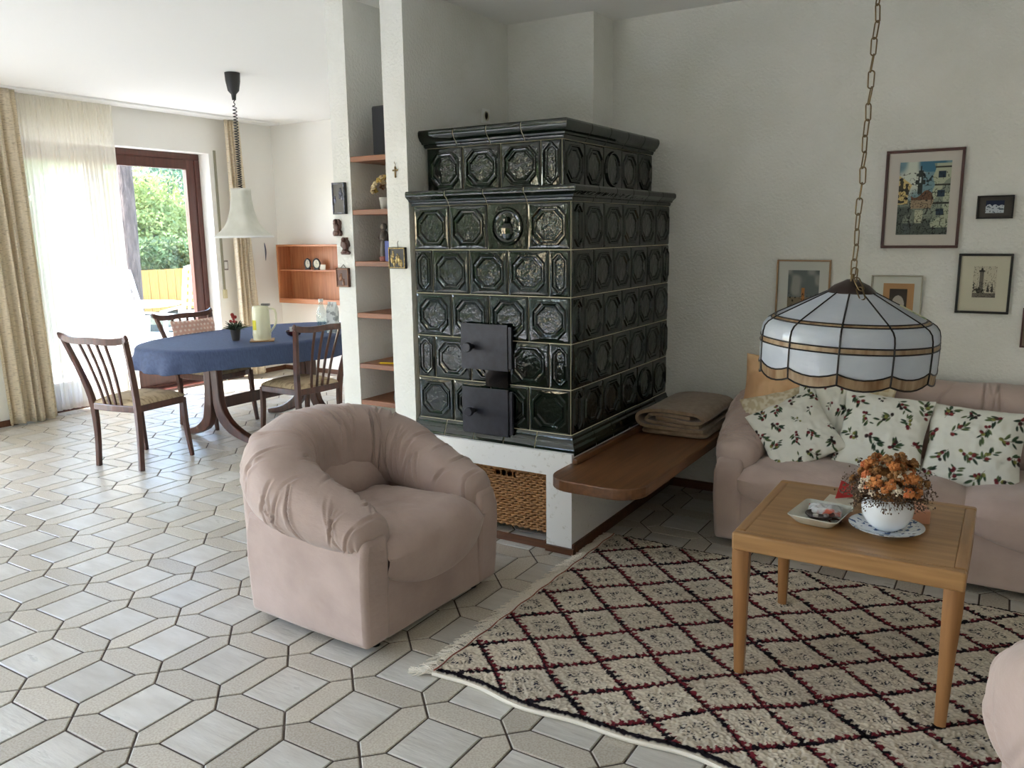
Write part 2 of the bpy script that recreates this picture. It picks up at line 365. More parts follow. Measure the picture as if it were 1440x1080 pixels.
def tile_me(w, h, kind='oct'):
    """relief tile in the x,z plane, front towards -y"""
    w -= .005; h -= .005; b = MB()
    def octa(i, c, y):
        x, z = w / 2 - i, h / 2 - i; c = min(c, x * .8)
        return [(-x + c, y, -z), (x - c, y, -z), (x, y, -z + c), (x, y, z - c), (x - c, y, z), (-x + c, y, z), (-x, y, z - c), (-x, y, -z + c)]
    m_ = min(w, h) * .085
    if kind == 'oct':
        L = [octa(0, .002, .004), octa(0, .002, -.004), octa(.002, .003, -.006), octa(.008, .006, -.0085), octa(m_, .036, -.0095), octa(m_ + .004, .038, -.016), octa(m_ + .008, .039, -.016),
             octa(m_ + .012, .040, -.008), octa(m_ + .017, .041, -.007), octa(m_ + .020, .041, -.011), octa(m_ + .023, .042, -.011), octa(m_ + .028, .042, -.005)]
        b.loops(L, True, False, False)
        inner = L[-1]; b.add(inner, [tuple(reversed(range(8)))], 1)
        b.f[-1] = tuple(reversed(b.f[-1]))
    else:
        n = 24
        def sqr(i, y):
            out = []
            for k in range(n):
                a = 2 * PI * k / n; cx, cz = math.cos(a), math.sin(a); q = max(abs(cx) / (w / 2 - i), abs(cz) / (h / 2 - i)); out.append((cx / q, y, cz / q))
            return out
        R = min(w, h) * .40
        cir = lambda r, y: [(r * math.cos(2 * PI * k / n), y, r * math.sin(2 * PI * k / n)) for k in range(n)]
        L = [sqr(0, .004), sqr(0, -.006), sqr(.003, -.008), cir(R + .006, -.008), cir(R, -.018), cir(R - .006, -.018), cir(R - .012, -.008), cir(R - .02, -.006)]
        b.loops(L, True, False, False); b.add(L[-1], [tuple(range(n))], 1)
        if kind == 'figure':
            b.ball((0, -.012, .03), .016, 8, 5, mi=0); b.ball((0, -.01, -.02), .035, 8, 5, (.9, .4, 1.2), mi=0)
    me = b.mesh('stove_tile'); me.materials.append(m_glaze); me.materials.append(m_glazep)
    bm = bmesh.new(); bm.from_mesh(me); bmesh.ops.recalc_face_normals(bm, faces=bm.faces); bm.to_mesh(me); bm.free()
    return me
TC = {}
def put_tile(w, h, kind, x, y, z, side=False):
    key = (round(w, 3), round(h, 3), kind)
    if key not in TC: TC[key] = tile_me(w, h, kind)
    o = bpy.data.objects.new('stove_tile', TC[key]); C.objects.link(o); o.parent = stove
    o.location = Vector((x, y, z)) - SO; o.rotation_euler = (0, 0, PI / 2 if side else 0)
RH = (1.63 - .56) / 5; TW = (FXR - FXL) / 4; SW = (YB - FYF) / 5.5
for r in range(5):
    z = 1.63 - RH * (r + .5); full = (r % 2 == 0)
    xs = [FXL + TW * k for k in range(5)] if full else [FXL, FXL + TW / 2, FXL + TW * 1.5, FXL + TW * 2.5, FXL + TW * 3.5, FXR]
    for k in range(len(xs) - 1):
        put_tile(xs[k + 1] - xs[k], RH, 'figure' if (r == 0 and k == 2) else 'oct', (xs[k] + xs[k + 1]) / 2, FYF, z)
    ys = [FYF, FYF + SW / 2] + [FYF + SW * (.5 + k) for k in range(1, 6)] if full else [FYF + SW * k for k in range(6)] + [YB]
    for k in range(len(ys) - 1):
        put_tile(ys[k + 1] - ys[k], RH, 'round' if (r == 4 and k == 4) else 'oct', FXR, (ys[k] + ys[k + 1]) / 2, z, True)
UH = 1.915 - 1.70; z = 1.70 + UH / 2; xs = [FXL, FXL + .22, FXL + .44, FXL + .66, UXR]
for k in range(4): put_tile(xs[k + 1] - xs[k], UH, 'oct', (xs[k] + xs[k + 1]) / 2, UYF, z)
for k in range(5):
    w = (YB - UYF) / 5; put_tile(w, UH, 'round' if k == 2 else 'oct', UXR, UYF + w * (k + .5), z, True)
def cornice(prof, fx, fy, xl, n_f, n_s, yb=YB - .001):
    """prof: (protrusion, z) from the wall outwards; mitred at the front right corner"""
    g = .003; jp = [(p - .0035 if p > 0 else p, z + (.003 if z == prof[0][1] else -.003 if z == prof[-1][1] else 0)) for p, z in prof]
    SB().loops([[(xl, fy - p, z) for p, z in jp], [(fx + p, fy - p, z) for p, z in jp], [(fx + p, yb, z) for p, z in jp]] if False else [[(xl, fy - p, z) for p, z in jp], [(fx + p, fy - p, z) for p, z in jp]], True).build('cornice_joint', m_joint)
    SB().loops([[(fx + p, fy - p, z) for p, z in jp], [(fx + p, yb, z) for p, z in jp]], True).build('cornice_joint', m_joint)
    for k in range(n_f):
        x0 = xl + (fx - xl) * k / n_f; x1 = xl + (fx - xl) * (k + 1) / n_f; b = SB(); last = k == n_f - 1
        A = [(x0 + (g if k else 0), fy - p, z) for p, z in prof]; B = [((x1 + p) if last else x1 - g, fy - p, z) for p, z in prof]
        if k == 0: A = [(max(x0 - max(0, p) * .6, -.783), fy - p, z) for p, z in prof]
        b.loops([A, B], True); b.build('cornice_tile', m_glaze, smooth=True, angle=30)
    for k in range(n_s):
        y0 = fy + (yb - fy) * k / n_s; y1 = fy + (yb - fy) * (k + 1) / n_s; b = SB()
        A = [(fx + p, (y0 - p) if k == 0 else y0 + g, z) for p, z in prof]; B = [(fx + p, y1 - g, z) for p, z in prof]
        b.loops([A, B], True); b.build('cornice_tile', m_glaze, smooth=True, angle=30)
up_prof = lambda z0, z1, P: [(-.05, z0), (P * .2, z0), (P * .3, z0 + .008), (P * .32, z0 + .016), (P * .5, z0 + .02), (P * .55, z0 + .028), (P * .75, z0 + .036), (P * .95, z0 + (z1 - z0) * .62),
                          (P, z0 + (z1 - z0) * .75), (P * .98, z0 + (z1 - z0) * .9), (P * .85, z1), (-.05, z1)]
cornice(up_prof(1.63, 1.70, .045), FXR, FYF, FXL, 4, 6)
cornice(up_prof(1.915, 2.0, .05), UXR, UYF, FXL, 4, 5)
lo = [(-.05, .56), (.008, .56), (.014, .55), (.016, .54), (.022, .535), (.026, .525), (.03, .51), (.034, .505), (.038, .49), (.036, .472), (-.05, .472)]
lo = [(p, z) for p, z in lo]
cornice(lo, FXR, FYF, FXL, 5, 6)
SB().box((FXL, FYF + .02, 1.69), (FXR - .02, 2.345, 1.697)).box((-.236, 2.345, 1.69), (FXR - .02, YB - .001, 1.697)).build('top_slab', m_glaze)
SB().box((FXL, UYF + .02, 1.99), (UXR - .02, 2.34, 1.997)).box((-.236, 2.34, 1.99), (UXR - .02, YB - .001, 1.997)).build('top_slab', m_glaze)
for z0, z1 in ((.842, 1.066), (.520, .752)):
    d = SB().box((-.473, 1.363, z0), (-.205, 1.372, z1)).box((-.455, 1.372, z0 + .015), (-.22, 1.40, z1 - .015)).box((-.205, 1.368, z0 + .01), (-.185, 1.385, z1 - .01)).build('stove_door', m_iron, bevel=.002)
    k = MB(); zc = (z0 + z1) / 2
    k.lathe([(.012, 0), (.012, .03), (.02, .033), (.024, .036), (.024, .05), (.021, .054), (.001, .054)], 20)
    k.v = [(x - .405 + .3, 1.363 - z - 1.9, y + zc) for x, y, z in k.v]
    ko = MB.build(k, 'knob', m_iron, d, smooth=True, angle=40)
SB().box((-.345, 1.383, .757), (-.215, 1.40, .838)).build('draught_glass', m_blackglass)

# ---- wooden bench along the stove
pts = [(.150, 1.30)]
for k in range(9): a = PI + k / 8 * PI / 2; pts.append((.150 + .12 + .12 * math.cos(a), 1.19 + .12 * math.sin(a)))
for k in range(9): a = -PI / 2 + k / 8 * PI / 2; pts.append((.585 - .13 + .13 * math.cos(a), 1.20 + .13 * math.sin(a)))
pts += [(.585, YB - .001), (.167, YB - .001), (.167, 1.345), (.150, 1.33)]
bench = thing('stove_bench', 'long wooden fireside bench with rounded end beside the stove', 'bench', (.37, 1.9, 0))
def lb(b, name, m, **k):
    b.v = [(x - .37, y - 1.9, z) for x, y, z in b.v]; return MB.build(b, name, m, bench, **k)
lb(MB().prism(pts, .40, .45), 'seat_board', m_bench, bevel=.006, seg=3)
lb(MB().box((.167, 1.31, .45), (.195, YB - .001, .478)), 'back_strip', m_bench, bevel=.006)

# ---- wicker basket in the recess
m_wick = mat('wicker', lin((184, 136, 82)), .6, lin((140, 94, 52)), scale=60, lo=.3, hi=.7, rand=0)
bk = thing('wicker_basket', 'large wicker log basket pushed into the plinth recess', 'basket', (-.29, 1.62, .036))
BW, BD, BH = .27, .17, .315
core = MB(); 
for (x0, y0), (x1, y1) in (((-BW, -BD), (BW, -BD)), ((BW, -BD), (BW, BD)), ((BW, BD), (-BW, BD)), ((-BW, BD), (-BW, -BD))):
    pass
core.box((-BW + .006, -BD + .006, .002), (BW - .006, BD - .006, .012))
core.build('bottom', m_wick, bk)
def around(z, amp, ph, r):
    per = [(-BW, -BD), (BW, -BD), (BW, BD), (-BW, BD)]; P = []
    for k in range(4):
        x0, y0 = per[k]; x1, y1 = per[(k + 1) % 4]; L = math.hypot(x1 - x0, y1 - y0); n = int(L / .0175); nx, ny = (y1 - y0) / L, -(x1 - x0) / L
        for i in range(n):
            t = i / n; d = amp * math.cos(PI * i + ph)
            P.append((x0 + (x1 - x0) * t + nx * d, y0 + (y1 - y0) * t + ny * d, z + .0015 * math.sin(i * 1.7 + z * 90)))
    return P
b = MB(); z = .01; k = 0
while z < BH - .02:
    if not (.262 < z < .285): b.tube(around(z, .0075, PI * (k % 2), .005), .0068, 5, closed=True)
    else:
        P = around(z, .0075, PI * (k % 2), .005)
        b.tube(P[:13], .0068, 5); b.tube(P[19:] + P[:1], .0068, 5)
    z += .0128; k += 1
o = b.build('weave', m_wick, bk, smooth=True, angle=180); o['kind'] = 'stuff'
b = MB(); i = 0
for x in np.arange(-BW + .0088, BW, .035): b.tube([(x, -BD, 0), (x, -BD, BH)], .004, 5); b.tube([(x, BD, 0), (x, BD, BH)], .004, 5)
for y in np.arange(-BD + .0088, BD, .035): b.tube([(-BW, y, 0), (-BW, y, BH)], .004, 5); b.tube([(BW, y, 0), (BW, y, BH)], .004, 5)
o = b.build('stakes', m_wick, bk); o['kind'] = 'stuff'
b = MB()
for s in range(3):
    P = around(BH - .008, 0, 0, 0); b.tube([(x + .006 * math.cos(q * .5 + s * 2.1) * (1 if abs(y) >= BD - .001 else .5), y + .006 * math.cos(q * .5 + s * 2.1), zz + .006 * math.sin(q * .5 + s * 2.1)) for q, (x, y, zz) in enumerate(P)], .0065, 5, closed=True)
b.build('rim', m_wick, bk, smooth=True, angle=180)
# ================================================================== SEATING
def couch(name, label, cat, loc, rz, W, nseat, group=None):
    t = thing(name, label, cat, loc, rz, group); hw = W / 2
    for sx in (.28, -.26):
        for sy in (-1, 1): MB().lathe([(.02, 0), (.022, .035)], 12, (sx, sy * (hw - .1), 0)).build('foot', m_blackpl, t)
    for s in (-1, 1):
        b = MB(); y0, y1 = sorted((s * hw, s * (hw - .128)))
        rows = []
        for zz, xo, yo in ((.03, .34, 0), (.12, .345, .006), (.26, .35, .012), (.36, .352, .01), (.44, .345, -.01)):
            ya, yb = (y0 - yo, y1) if s < 0 else (y0, y1 + yo)
            rows.append([(-.29, ya, zz), (.0, ya - (.006 if s < 0 else 0), zz), (xo, ya, zz), (xo, yb, zz), (.0, yb + (.006 if s > 0 else 0), zz), (-.29, yb, zz)])
        b.loops(rows); b.build('arm_panel', m_suede, t, smooth=True, bevel=.022, seg=3)
    b = MB(); rows = []
    for zz, xo in ((.03, 0), (.2, .01), (.4, .025), (.55, .03)):
        rows.append([(-.335 - xo * .6, -hw + .02, zz), (-.2, -hw + .02, zz), (-.2, hw - .02, zz), (-.335 - xo * .6, hw - .02, zz)])
    b.loops(rows); b.build('back_panel', m_suede, t, smooth=True, bevel=.05, seg=4)
    MB().box((-.22, -hw + .11, .03), (.335, hw - .11, .30)).build('front_panel', m_suede, t, bevel=.012)
    # continuous overstuffed roll: arm, back, arm
    K = [(.335, hw - .080, .428, .086, .068), (.20, hw - .080, .456, .112, .092), (.02, hw - .068, .497, .125, .122), (-.14, hw - .075, .552, .135, .148), (-.25, hw - .16, .59, .145, .162), (-.295, hw - .30, .607, .145, .166)]
    nb = max(1, int(round((W - .6) / .35)))
    mid = [(-.295, (hw - .30) * (1 - 2 * (k + 1) / (nb + 1)), .609, .145, .167) for k in range(nb)]
    Q = K + mid + [(x, -y, z, a, c) for x, y, z, a, c in reversed(K)]
    n = int(560 + 260 * (W - .84)); P = np.array(catmull(Q, n)); nphi = 80
    tg = np.gradient(P[:, :2], axis=0); tg /= np.linalg.norm(tg, axis=1)[:, None] + 1e-9
    nr = np.stack([-tg[:, 1], tg[:, 0]], 1) * -1      # outwards
    ctr = np.array([.1, 0]); 
    sgn = np.sign(((P[:, :2] - np.stack([np.full(n, .15), np.clip(P[:, 1], -hw + .35, hw - .35)], 1)) * nr).sum(1)); nr *= np.where(sgn == 0, 1, sgn)[:, None]
    arc = np.concatenate([[0], np.cumsum(np.linalg.norm(np.diff(P[:, :2], axis=0), axis=1))])
    phi = np.linspace(0, 2 * PI, nphi, endpoint=False)
    ca = np.sign(np.cos(phi)) * np.abs(np.cos(phi)) ** .8; sa = np.sign(np.sin(phi)) * np.abs(np.sin(phi)) ** .85
    A, PH = np.meshgrid(arc, phi, indexing='ij')
    tot = arc[-1]
    side = np.clip(1 - np.abs(P[:, 0] - .1) / .35, 0, 1)[:, None]
    # gathered pleats: narrow creases running across the roll, most of them on the arms
    Rp = np.random.default_rng(int(W * 100)); disp = .010 * (vnoise(A * 7, PH * 1.6, 11) - .5) + .004 * (vnoise(A * 22, PH * 2.2, 12) - .5)
    for _ in range(int(95 + 60 * (W - .8))):
        onarm = Rp.random() < .78; a_ = (Rp.uniform(.02, .62) if Rp.random() < .5 else tot - Rp.uniform(.02, .62)) if onarm else Rp.uniform(.5, tot - .5)
        pc = Rp.choice([-.15, .35, 2.4, 3.0, 1.2]) + Rp.normal(0, .35); pw_ = Rp.uniform(.35, 1.0); sl = Rp.normal(0, .045); w_ = Rp.uniform(.004, .007); dd = Rp.uniform(.005, .012) * (1 if onarm else .75)
        dph = np.angle(np.exp(1j * (PH - pc))); xx = (A - a_ - sl * dph) / w_
        disp += dd * (-np.exp(-xx ** 2) + .45 * np.exp(-((np.abs(xx) - 1.9) / .9) ** 2)) * np.exp(-(dph / pw_) ** 4)
    cap = np.minimum(1, np.sqrt(np.clip(1 - (1 - np.clip(np.minimum(arc, tot - arc) / .035, 0, 1)) ** 2, 0, 1)) * .72 + .28)
    ra = P[:, 3] * cap; rb = P[:, 4] * cap
    V = np.zeros((n, nphi, 3))
    V[..., 0] = P[:, 0:1] + nr[:, 0:1] * (ra[:, None] * ca[None] + disp * ca[None])
    V[..., 1] = P[:, 1:2] + nr[:, 1:2] * (ra[:, None] * ca[None] + disp * ca[None])
    V[..., 2] = P[:, 2:3] + rb[:, None] * sa[None] + disp * sa[None]
    F = gridfaces(nphi, n)   # placeholder for winding
    idx = np.arange(n * nphi).reshape(n, nphi); j2 = (np.arange(nphi) + 1) % nphi
    F = np.stack([idx[:-1, :], idx[1:, :], idx[1:, j2], idx[:-1, j2]], -1).reshape(-1, 4)
    Vf = V.reshape(-1, 3); c0 = V[0].mean(0); c1 = V[-1].mean(0); Vf = np.concatenate([Vf, [c0, c1]]); a0 = n * nphi
    caps = [[idx[0, k], idx[0, j2[k]], a0, a0] for k in range(nphi)] + [[idx[-1, j2[k]], idx[-1, k], a0 + 1, a0 + 1] for k in range(nphi)]
    me = bpy.data.meshes.new('roll'); me.from_pydata(Vf.tolist(), [], F.tolist() + [[c[0], c[1], c[2]] for c in caps]); me.update()
    bm = bmesh.new(); bm.from_mesh(me); bmesh.ops.recalc_face_normals(bm, faces=bm.faces); bm.to_mesh(me); bm.free()
    meshobj('arm_and_back_roll', me, m_suede, t)
    # inner back cushion and seat cushions
    iw = (W - .23) / nseat
    for k in range(nseat):
        yc = -hw + .115 + iw * (k + .5)
        nu, nv = 48, 64
        prof = catmull([(-.26, .30), (-.24, .385), (-.1, .408), (.1, .425), (.25, .428), (.34, .405), (.385, .345), (.385, .27), (.365, .20), (.33, .19)], nv); prof = np.array(prof)
        u = np.linspace(-1, 1, nu); U, Vv = np.meshgrid(u, np.arange(nv), indexing='ij')
        crown = (1 - np.abs(U) ** 4)
        x = prof[None, :, 0] * np.ones((nu, 1)); z = prof[None, :, 1] * np.ones((nu, 1))
        top = sstep(.25, .38, z); frt = sstep(.15, .38, x)
        z2 = z + .022 * crown * top - .03 * top * (np.abs(U) ** 5)
        x2 = x + .02 * (crown - 1) * frt + .012 * frt * crown
        z2 += (1 - top) * frt * .085 * np.abs(U) ** 2.2          # curved lower seam
        wr = np.abs(vnoise(U * 3 + x * 6, x * 9 - U * 2, 21) - .5) * 2; wr2 = np.abs(vnoise(x * 16 + 3 * np.abs(U), U * 2.5 + k * 7, 23) - .5) * 2
        z2 -= top * (.010 * (1 - wr) ** 5 + .006 * (1 - wr2) ** 5) * crown
        z2 += top * .012 * (vnoise(U * 2.2, x * 6, 31 + k) - .5)
        V = np.stack([x2, yc + U * (iw / 2 + .004), z2], -1)
        meshobj('seat_cushion', npmesh('seat_cushion', V, gridfaces(nu, nv)), m_suede, t)
        nu, nv = 36, 28
        U, Q2 = np.meshgrid(np.linspace(-1, 1, nu), np.linspace(0, 1, nv), indexing='ij')
        x = -.17 + .075 * np.sin(PI * (Q2 * .9 + .05)) * (1 - .35 * np.abs(U) ** 3) - .07 * Q2 + .008 * (vnoise(U * 4, Q2 * 5, 41) - .5)
        V = np.stack([x, yc + U * iw / 2 * .99, .36 + .27 * Q2], -1)
        meshobj('back_cushion', npmesh('back_cushion', V, gridfaces(nu, nv)), m_suede, t)
    return t
arm = couch('armchair', 'rose beige suede armchair standing alone on the tiles before the stove', 'armchair', (-.355, .53, 0), math.radians(-2.5), .80, 1)
couch('sofa', 'long rose beige suede sofa against the white wall, piled with cushions', 'sofa', (1.72, 2.145, 0), -PI / 2, 2.08, 2)
arm2 = dup(arm); tag(arm2, 'rose beige suede armchair at the rug edge beside the wooden coffee table', 'armchair')
arm2.location = (2.305, .0, .017); arm2.rotation_euler = (0, 0, PI / 2)

# ================================================================== CUSHIONS
def pillow(name, label, w, h, th, loc, rot, paint, m, n=90, bendx=0, parent=None, pinch=.05, sag=0):
    """rot: (tilt back, roll in plane, yaw)  cushion stands in local x,z facing -y"""
    u = np.linspace(-1, 1, n); U, Vv = np.meshgrid(u, u, indexing='ij')
    r = (1 - np.abs(U) ** 2.6) * (1 - np.abs(Vv) ** 2.6)
    thick = th / 2 * np.clip(r, 0, 1) ** .55 + .003
    px = U * w / 2 * (1 - pinch * (1 - Vv ** 2) * np.abs(U)) ; pz = Vv * h / 2 * (1 - pinch * (1 - U ** 2) * np.abs(Vv))
    px = px * (1 - .02 * np.cos(Vv * 3)); wr = (vnoise(U * 4 + Vv + loc[0] * 9, Vv * 3, 51) - .5) * .022 * (1 - r * .5) + .006 * (vnoise(U * 9 + loc[0] * 5, Vv * 9, 52) - .5)
    V = []; cols = []
    c = np.broadcast_to(paint((px / w + .5), (pz / h + .5)), U.shape + (3,))
    for s in (-1, 1):
        V.append(np.stack([px, s * thick + wr + bendx * U ** 2 - sag * (1 - Vv) ** 2, pz], -1).reshape(-1, 3)); cols.append(c.reshape(-1, 3))
    f = gridfaces(n, n); F = np.concatenate([f, f[:, ::-1] + n * n])
    rim = np.concatenate([np.arange(n - 1) * n, (n - 1) * n + np.arange(n - 1), (n - 1) * n + (n - 1) - np.arange(n - 1) * n * 1 if False else np.array([k * n + n - 1 for k in range(n - 1, 0, -1)]), np.arange(n - 1, 0, -1)])
    r2 = np.roll(rim, -1); F = np.concatenate([F, np.stack([rim, r2, r2 + n * n, rim + n * n], -1)])
    me = npmesh(name, np.concatenate(V), F, np.concatenate(cols))
    bm = bmesh.new(); bm.from_mesh(me); bmesh.ops.recalc_face_normals(bm, faces=bm.faces); bm.to_mesh(me); bm.free()
    o = meshobj(name, me, m); o.location = loc
    o.rotation_euler = (Matrix.Rotation(rot[2], 3, 'Z') @ Matrix.Rotation(rot[0], 3, 'X') @ Matrix.Rotation(rot[1], 3, 'Y')).to_euler()
    tag(o, label, 'cushion'); return o
def olive_print(seed):
    R = np.random.default_rng(seed); base = np.array(lin((222, 222, 214))[:3]); sp = []
    pts = []; 
    for i in range(4):
        for j in range(4):
            pts.append(((i + .5 + R.uniform(-.15, .15) + (.22 if j % 2 else -.22)) / 4, (j + .5 + R.uniform(-.15, .15)) / 4))
    G1 = [np.array(lin(c)[:3]) for c in ((58, 84, 58), (44, 66, 50), (92, 108, 70))]; O1 = [np.array(lin(c)[:3]) for c in ((112, 34, 42), (124, 46, 48), (132, 134, 70), (54, 44, 42))]
    ell = []
    for cx, cy in pts:
        th = R.uniform(0, 2 * PI); big = R.uniform(1.4, 1.75) if R.random() < .85 else .8
        for k in range(-3, 4):       # stem
            q = k * .014 * big; ell.append((cx + q * math.cos(th), cy + q * math.sin(th), th, .012, .0022, np.array(lin((104, 66, 56))[:3])))
        for k in range(int(6 * big)):
            q = R.uniform(-.05, .05) * big; a = th + R.choice([-1, 1]) * R.uniform(.35, 1.1); L = R.uniform(.026, .042) * big
            ell.append((cx + q * math.cos(th) + L * math.cos(a), cy + q * math.sin(th) + L * math.sin(a), a, L * .75, L * .25, G1[R.integers(3)]))
        for k in range(int(2.4 * big) + 1):
            q = R.uniform(-.045, .04) * big; a = R.uniform(0, 6.28); rr = R.uniform(.017, .022) * (.6 + .4 * big)
            ell.append((cx + q * math.cos(th) + .028 * math.cos(a), cy + q * math.sin(th) + .028 * math.sin(a), a, rr, rr * .85, O1[R.integers(4)]))
    def f(u, v):
        c = np.broadcast_to(base, u.shape + (3,)).copy()
        for x, y, a, l, w, col in ell:
            dx, dy = u - x, v - y; p = dx * math.cos(a) + dy * math.sin(a); q = -dx * math.sin(a) + dy * math.cos(a)
            m_ = np.clip(1.6 - ((p / l) ** 2 + (q / w) ** 2) * 1.2, 0, 1)[..., None]; c = c * (1 - m_) + col * (.8 + .5 * np.clip(q / w, -1, 1)[..., None]) * m_
        return c
    return f
m_print = attr_mat('printed cotton', .85, .15, 260)
def plain(c1, c2, s, seed): 
    a, b_ = np.array(lin(c1)[:3]), np.array(lin(c2)[:3])
    return lambda u, v: a + (b_ - a) * sstep(.35, .7, vnoise(u * s, v * s, seed))[..., None]
SY = 2.30
pillow('cushion', 'plain peach velvet cushion in the sofa corner', .32, .36, .12, (.845, 2.225, .69), (-.25, .08, .22), plain((222, 184, 144), (206, 164, 126), 6, 1), m_print)
pillow('cushion', 'cream brocade cushion with faint blossom pattern behind the olive cushions', .46, .38, .12, (1.165, 2.215, .66), (-.28, .06, 0), plain((226, 214, 186), (206, 186, 148), 34, 2), m_print)
pillow('cushion', 'pale brocade cushion wedged against the sofa arm under an olive cushion', .34, .34, .10, (.915, 2.115, .555), (-.42, -.30, .20), plain((222, 214, 194), (200, 186, 156), 30, 3), m_print)
pillow('cushion', 'olive print cushion standing on one corner by the sofa arm', .34, .34, .10, (1.0, 1.985, .555), (-.55, -.56, .12), olive_print(1), m_print, n=150)
pillow('cushion', 'olive print cushion squeezed upright between the tilted one and the wider one', .27, .42, .11, (1.10, 2.125, .61), (-.38, .08, .16), olive_print(2), m_print, n=150)
pillow('cushion', 'square olive print cushion in the middle of the sofa, behind the dried flowers', .37, .37, .12, (1.365, 2.055, .575), (-.46, .08, 0), olive_print(3), m_print, n=160)
pillow('cushion', 'olive print cushion leaning alone at the bare end of the sofa back', .38, .37, .12, (1.73, 2.065, .55), (-.50, .05, 0), olive_print(4), m_print, n=160)

# ================================================================== RUG
X0, X1, Y0, Y1 = .228, 2.35, .150, 1.655; st = .0032
nx, ny = int((X1 - X0) / st), int((Y1 - Y0) / st)
gx, gy = np.meshgrid(np.linspace(X0, X1, nx), np.linspace(Y0, Y1, ny), indexing='ij')
edge = .012 * np.sin(gx * 7.1) + .008 * np.sin(gx * 17 + 1)
wx = gx + .006 * (vnoise(gx * 9, gy * 9, 5) - .5) * 2; wy = gy + .010 * (vnoise(gx * 7, gy * 7, 6) - .5) * 2
jx = wx + .0045 * (vnoise(gx * 210, gy * 210, 7) - .5) * 2; jy = wy + .0045 * (vnoise(gx * 210, gy * 210, 8) - .5) * 2
a = (jx - .547) / .288; b_ = (jy - .26) / .253          # one diamond = |a|+|b| < .5 around each centre
p = a + b_; q = a - b_                                      # lines at p,q = k + .5
def fracd(t): return t - np.floor(t) - .5                   # signed distance to the line
dp, dq = fracd(p), fracd(q)
tooth = lambda t: 1 - 2 * np.abs(np.mod(t, 1) - .5)
cell, cell2 = tooth(q * 7.0), tooth(p * 7.0)
lineP = (dp > -.035 - .03 * cell) & (dp < .02 + .11 * cell); lineQ = (dq < .035 + .03 * cell2) & (dq > -.02 - .11 * cell2)
coreP = np.abs(dp + .022) < .020; coreQ = np.abs(dq - .022) < .020
cp, cq = p - np.round(p), q - np.round(q)                  # inside the diamond, centre 0
ca_, cb_ = (cp + cq) / 2, (cp - cq) / 2; rr = np.maximum(np.abs(cp), np.abs(cq))
speck = vnoise(gx * 150 + 4, gy * 80, 12); along = np.where(np.abs(cp) > np.abs(cq), cq, cp)
motif = (rr > .11) & (rr < .25) & (tooth(along * 14 + rr * 4) > .5 + .3 * (rr > .20)) & (speck > .40)
cream = np.array(lin((200, 190, 172))[:3]); red = np.array(lin((104, 34, 42))[:3]); blk = np.array(lin((28, 22, 28))[:3]); nvy = np.array(lin((38, 38, 52))[:3])
fib = vnoise(gx * 160, gy * 160, 15)[..., None]
col = cream * (.78 + .34 * vnoise(gx * 5, gy * 5, 2)[..., None]) * (.78 + .4 * fib)
mk = vnoise(gx * 45, gy * 45, 3) + .16
lc = np.where((mk > .52)[..., None], red, blk) * (.7 + .6 * fib)
inside = (gy > Y0 + .03) & (gy < Y1 - .02)
L_ = (lineP | lineQ); col = np.where((L_ & inside)[..., None], lc, col)
col = np.where(((coreP | coreQ) & inside)[..., None], blk * (.8 + .5 * fib), col)
col = np.where((motif & inside & ~L_)[..., None], nvy * (.7 + .6 * fib), col)
col = np.where(((gy > Y0 + .010) & (gy < Y0 + .030))[..., None], blk, col); col = np.where((gy <= Y0 + .010)[..., None], cream * 1.1, col)
col = np.where((gy > Y1 - .012)[..., None], blk, col)
zz = .013 + .006 * (fib[..., 0] - .5) + .004 * (vnoise(gx * 60, gy * 60, 33) - .5) - .006 * (gy <= Y0 + .012)
ex = np.minimum(np.minimum(gx - X0, X1 - gx), np.minimum(gy - Y0, Y1 - gy)); zz = np.where(ex < .002, .002, zz)
yy = gy + edge * np.clip((gy - Y0) / (Y1 - Y0) * -1 + 1, .3, 1)
rug = thing('rug', 'cream shaggy rug with dark red diamond lattice and fringe, under the coffee table', 'rug', (0, 0, .001))
meshobj('pile', npmesh('pile', np.stack([gx, yy, zz], -1), gridfaces(nx, ny), col), attr_mat('wool pile', .95, 0, spec=.1), rug)
m_fringe = mat('fringe wool', lin((226, 218, 204)), .95)
b = MB(); R = random.Random(3)
for k in range(520):
    y = Y0 + R.uniform(.0, 1) * (Y1 - Y0); L = R.uniform(.04, .085); dy = R.uniform(-.045, .045)
    x = X0 + .004; b.tube([(x, y, .010), (x - L * .4, y + dy * .3, .013 + R.uniform(0, .006)), (x - L * .75, y + dy * .8, .008), (x - L, y + dy * 1.3, .003)], [.0026, .0024, .002, .0012], 4)
for k in range(26):
    y = Y0 - .004 + R.uniform(-.006, .012); L = R.uniform(.05, .10); b.tube([(X0 + .01, y + .01, .01), (X0 - L * .5, y + R.uniform(-.01, .01), .012), (X0 - L, y + R.uniform(-.025, .02), .003)], .0018, 4)
o = b.build('fringe', m_fringe, rug); o['kind'] = 'stuff'
m_redthr = mat('red thread', lin((150, 84, 66)), .9)
MB().tube([(X0 - .002 + .003 * math.sin(y * 40), y, .015) for y in np.linspace(Y0 + .01, Y1, 90)], .0022, 4).build('edge_thread', m_redthr, rug)
MB().tube([(x, Y0 - .003 + .012 * math.sin(x * 7.1) + .008 * math.sin(x * 17 + 1), .008) for x in np.linspace(X0, X1, 160)], .007, 6).build('edge_cord', m_fringe, rug, smooth=True)

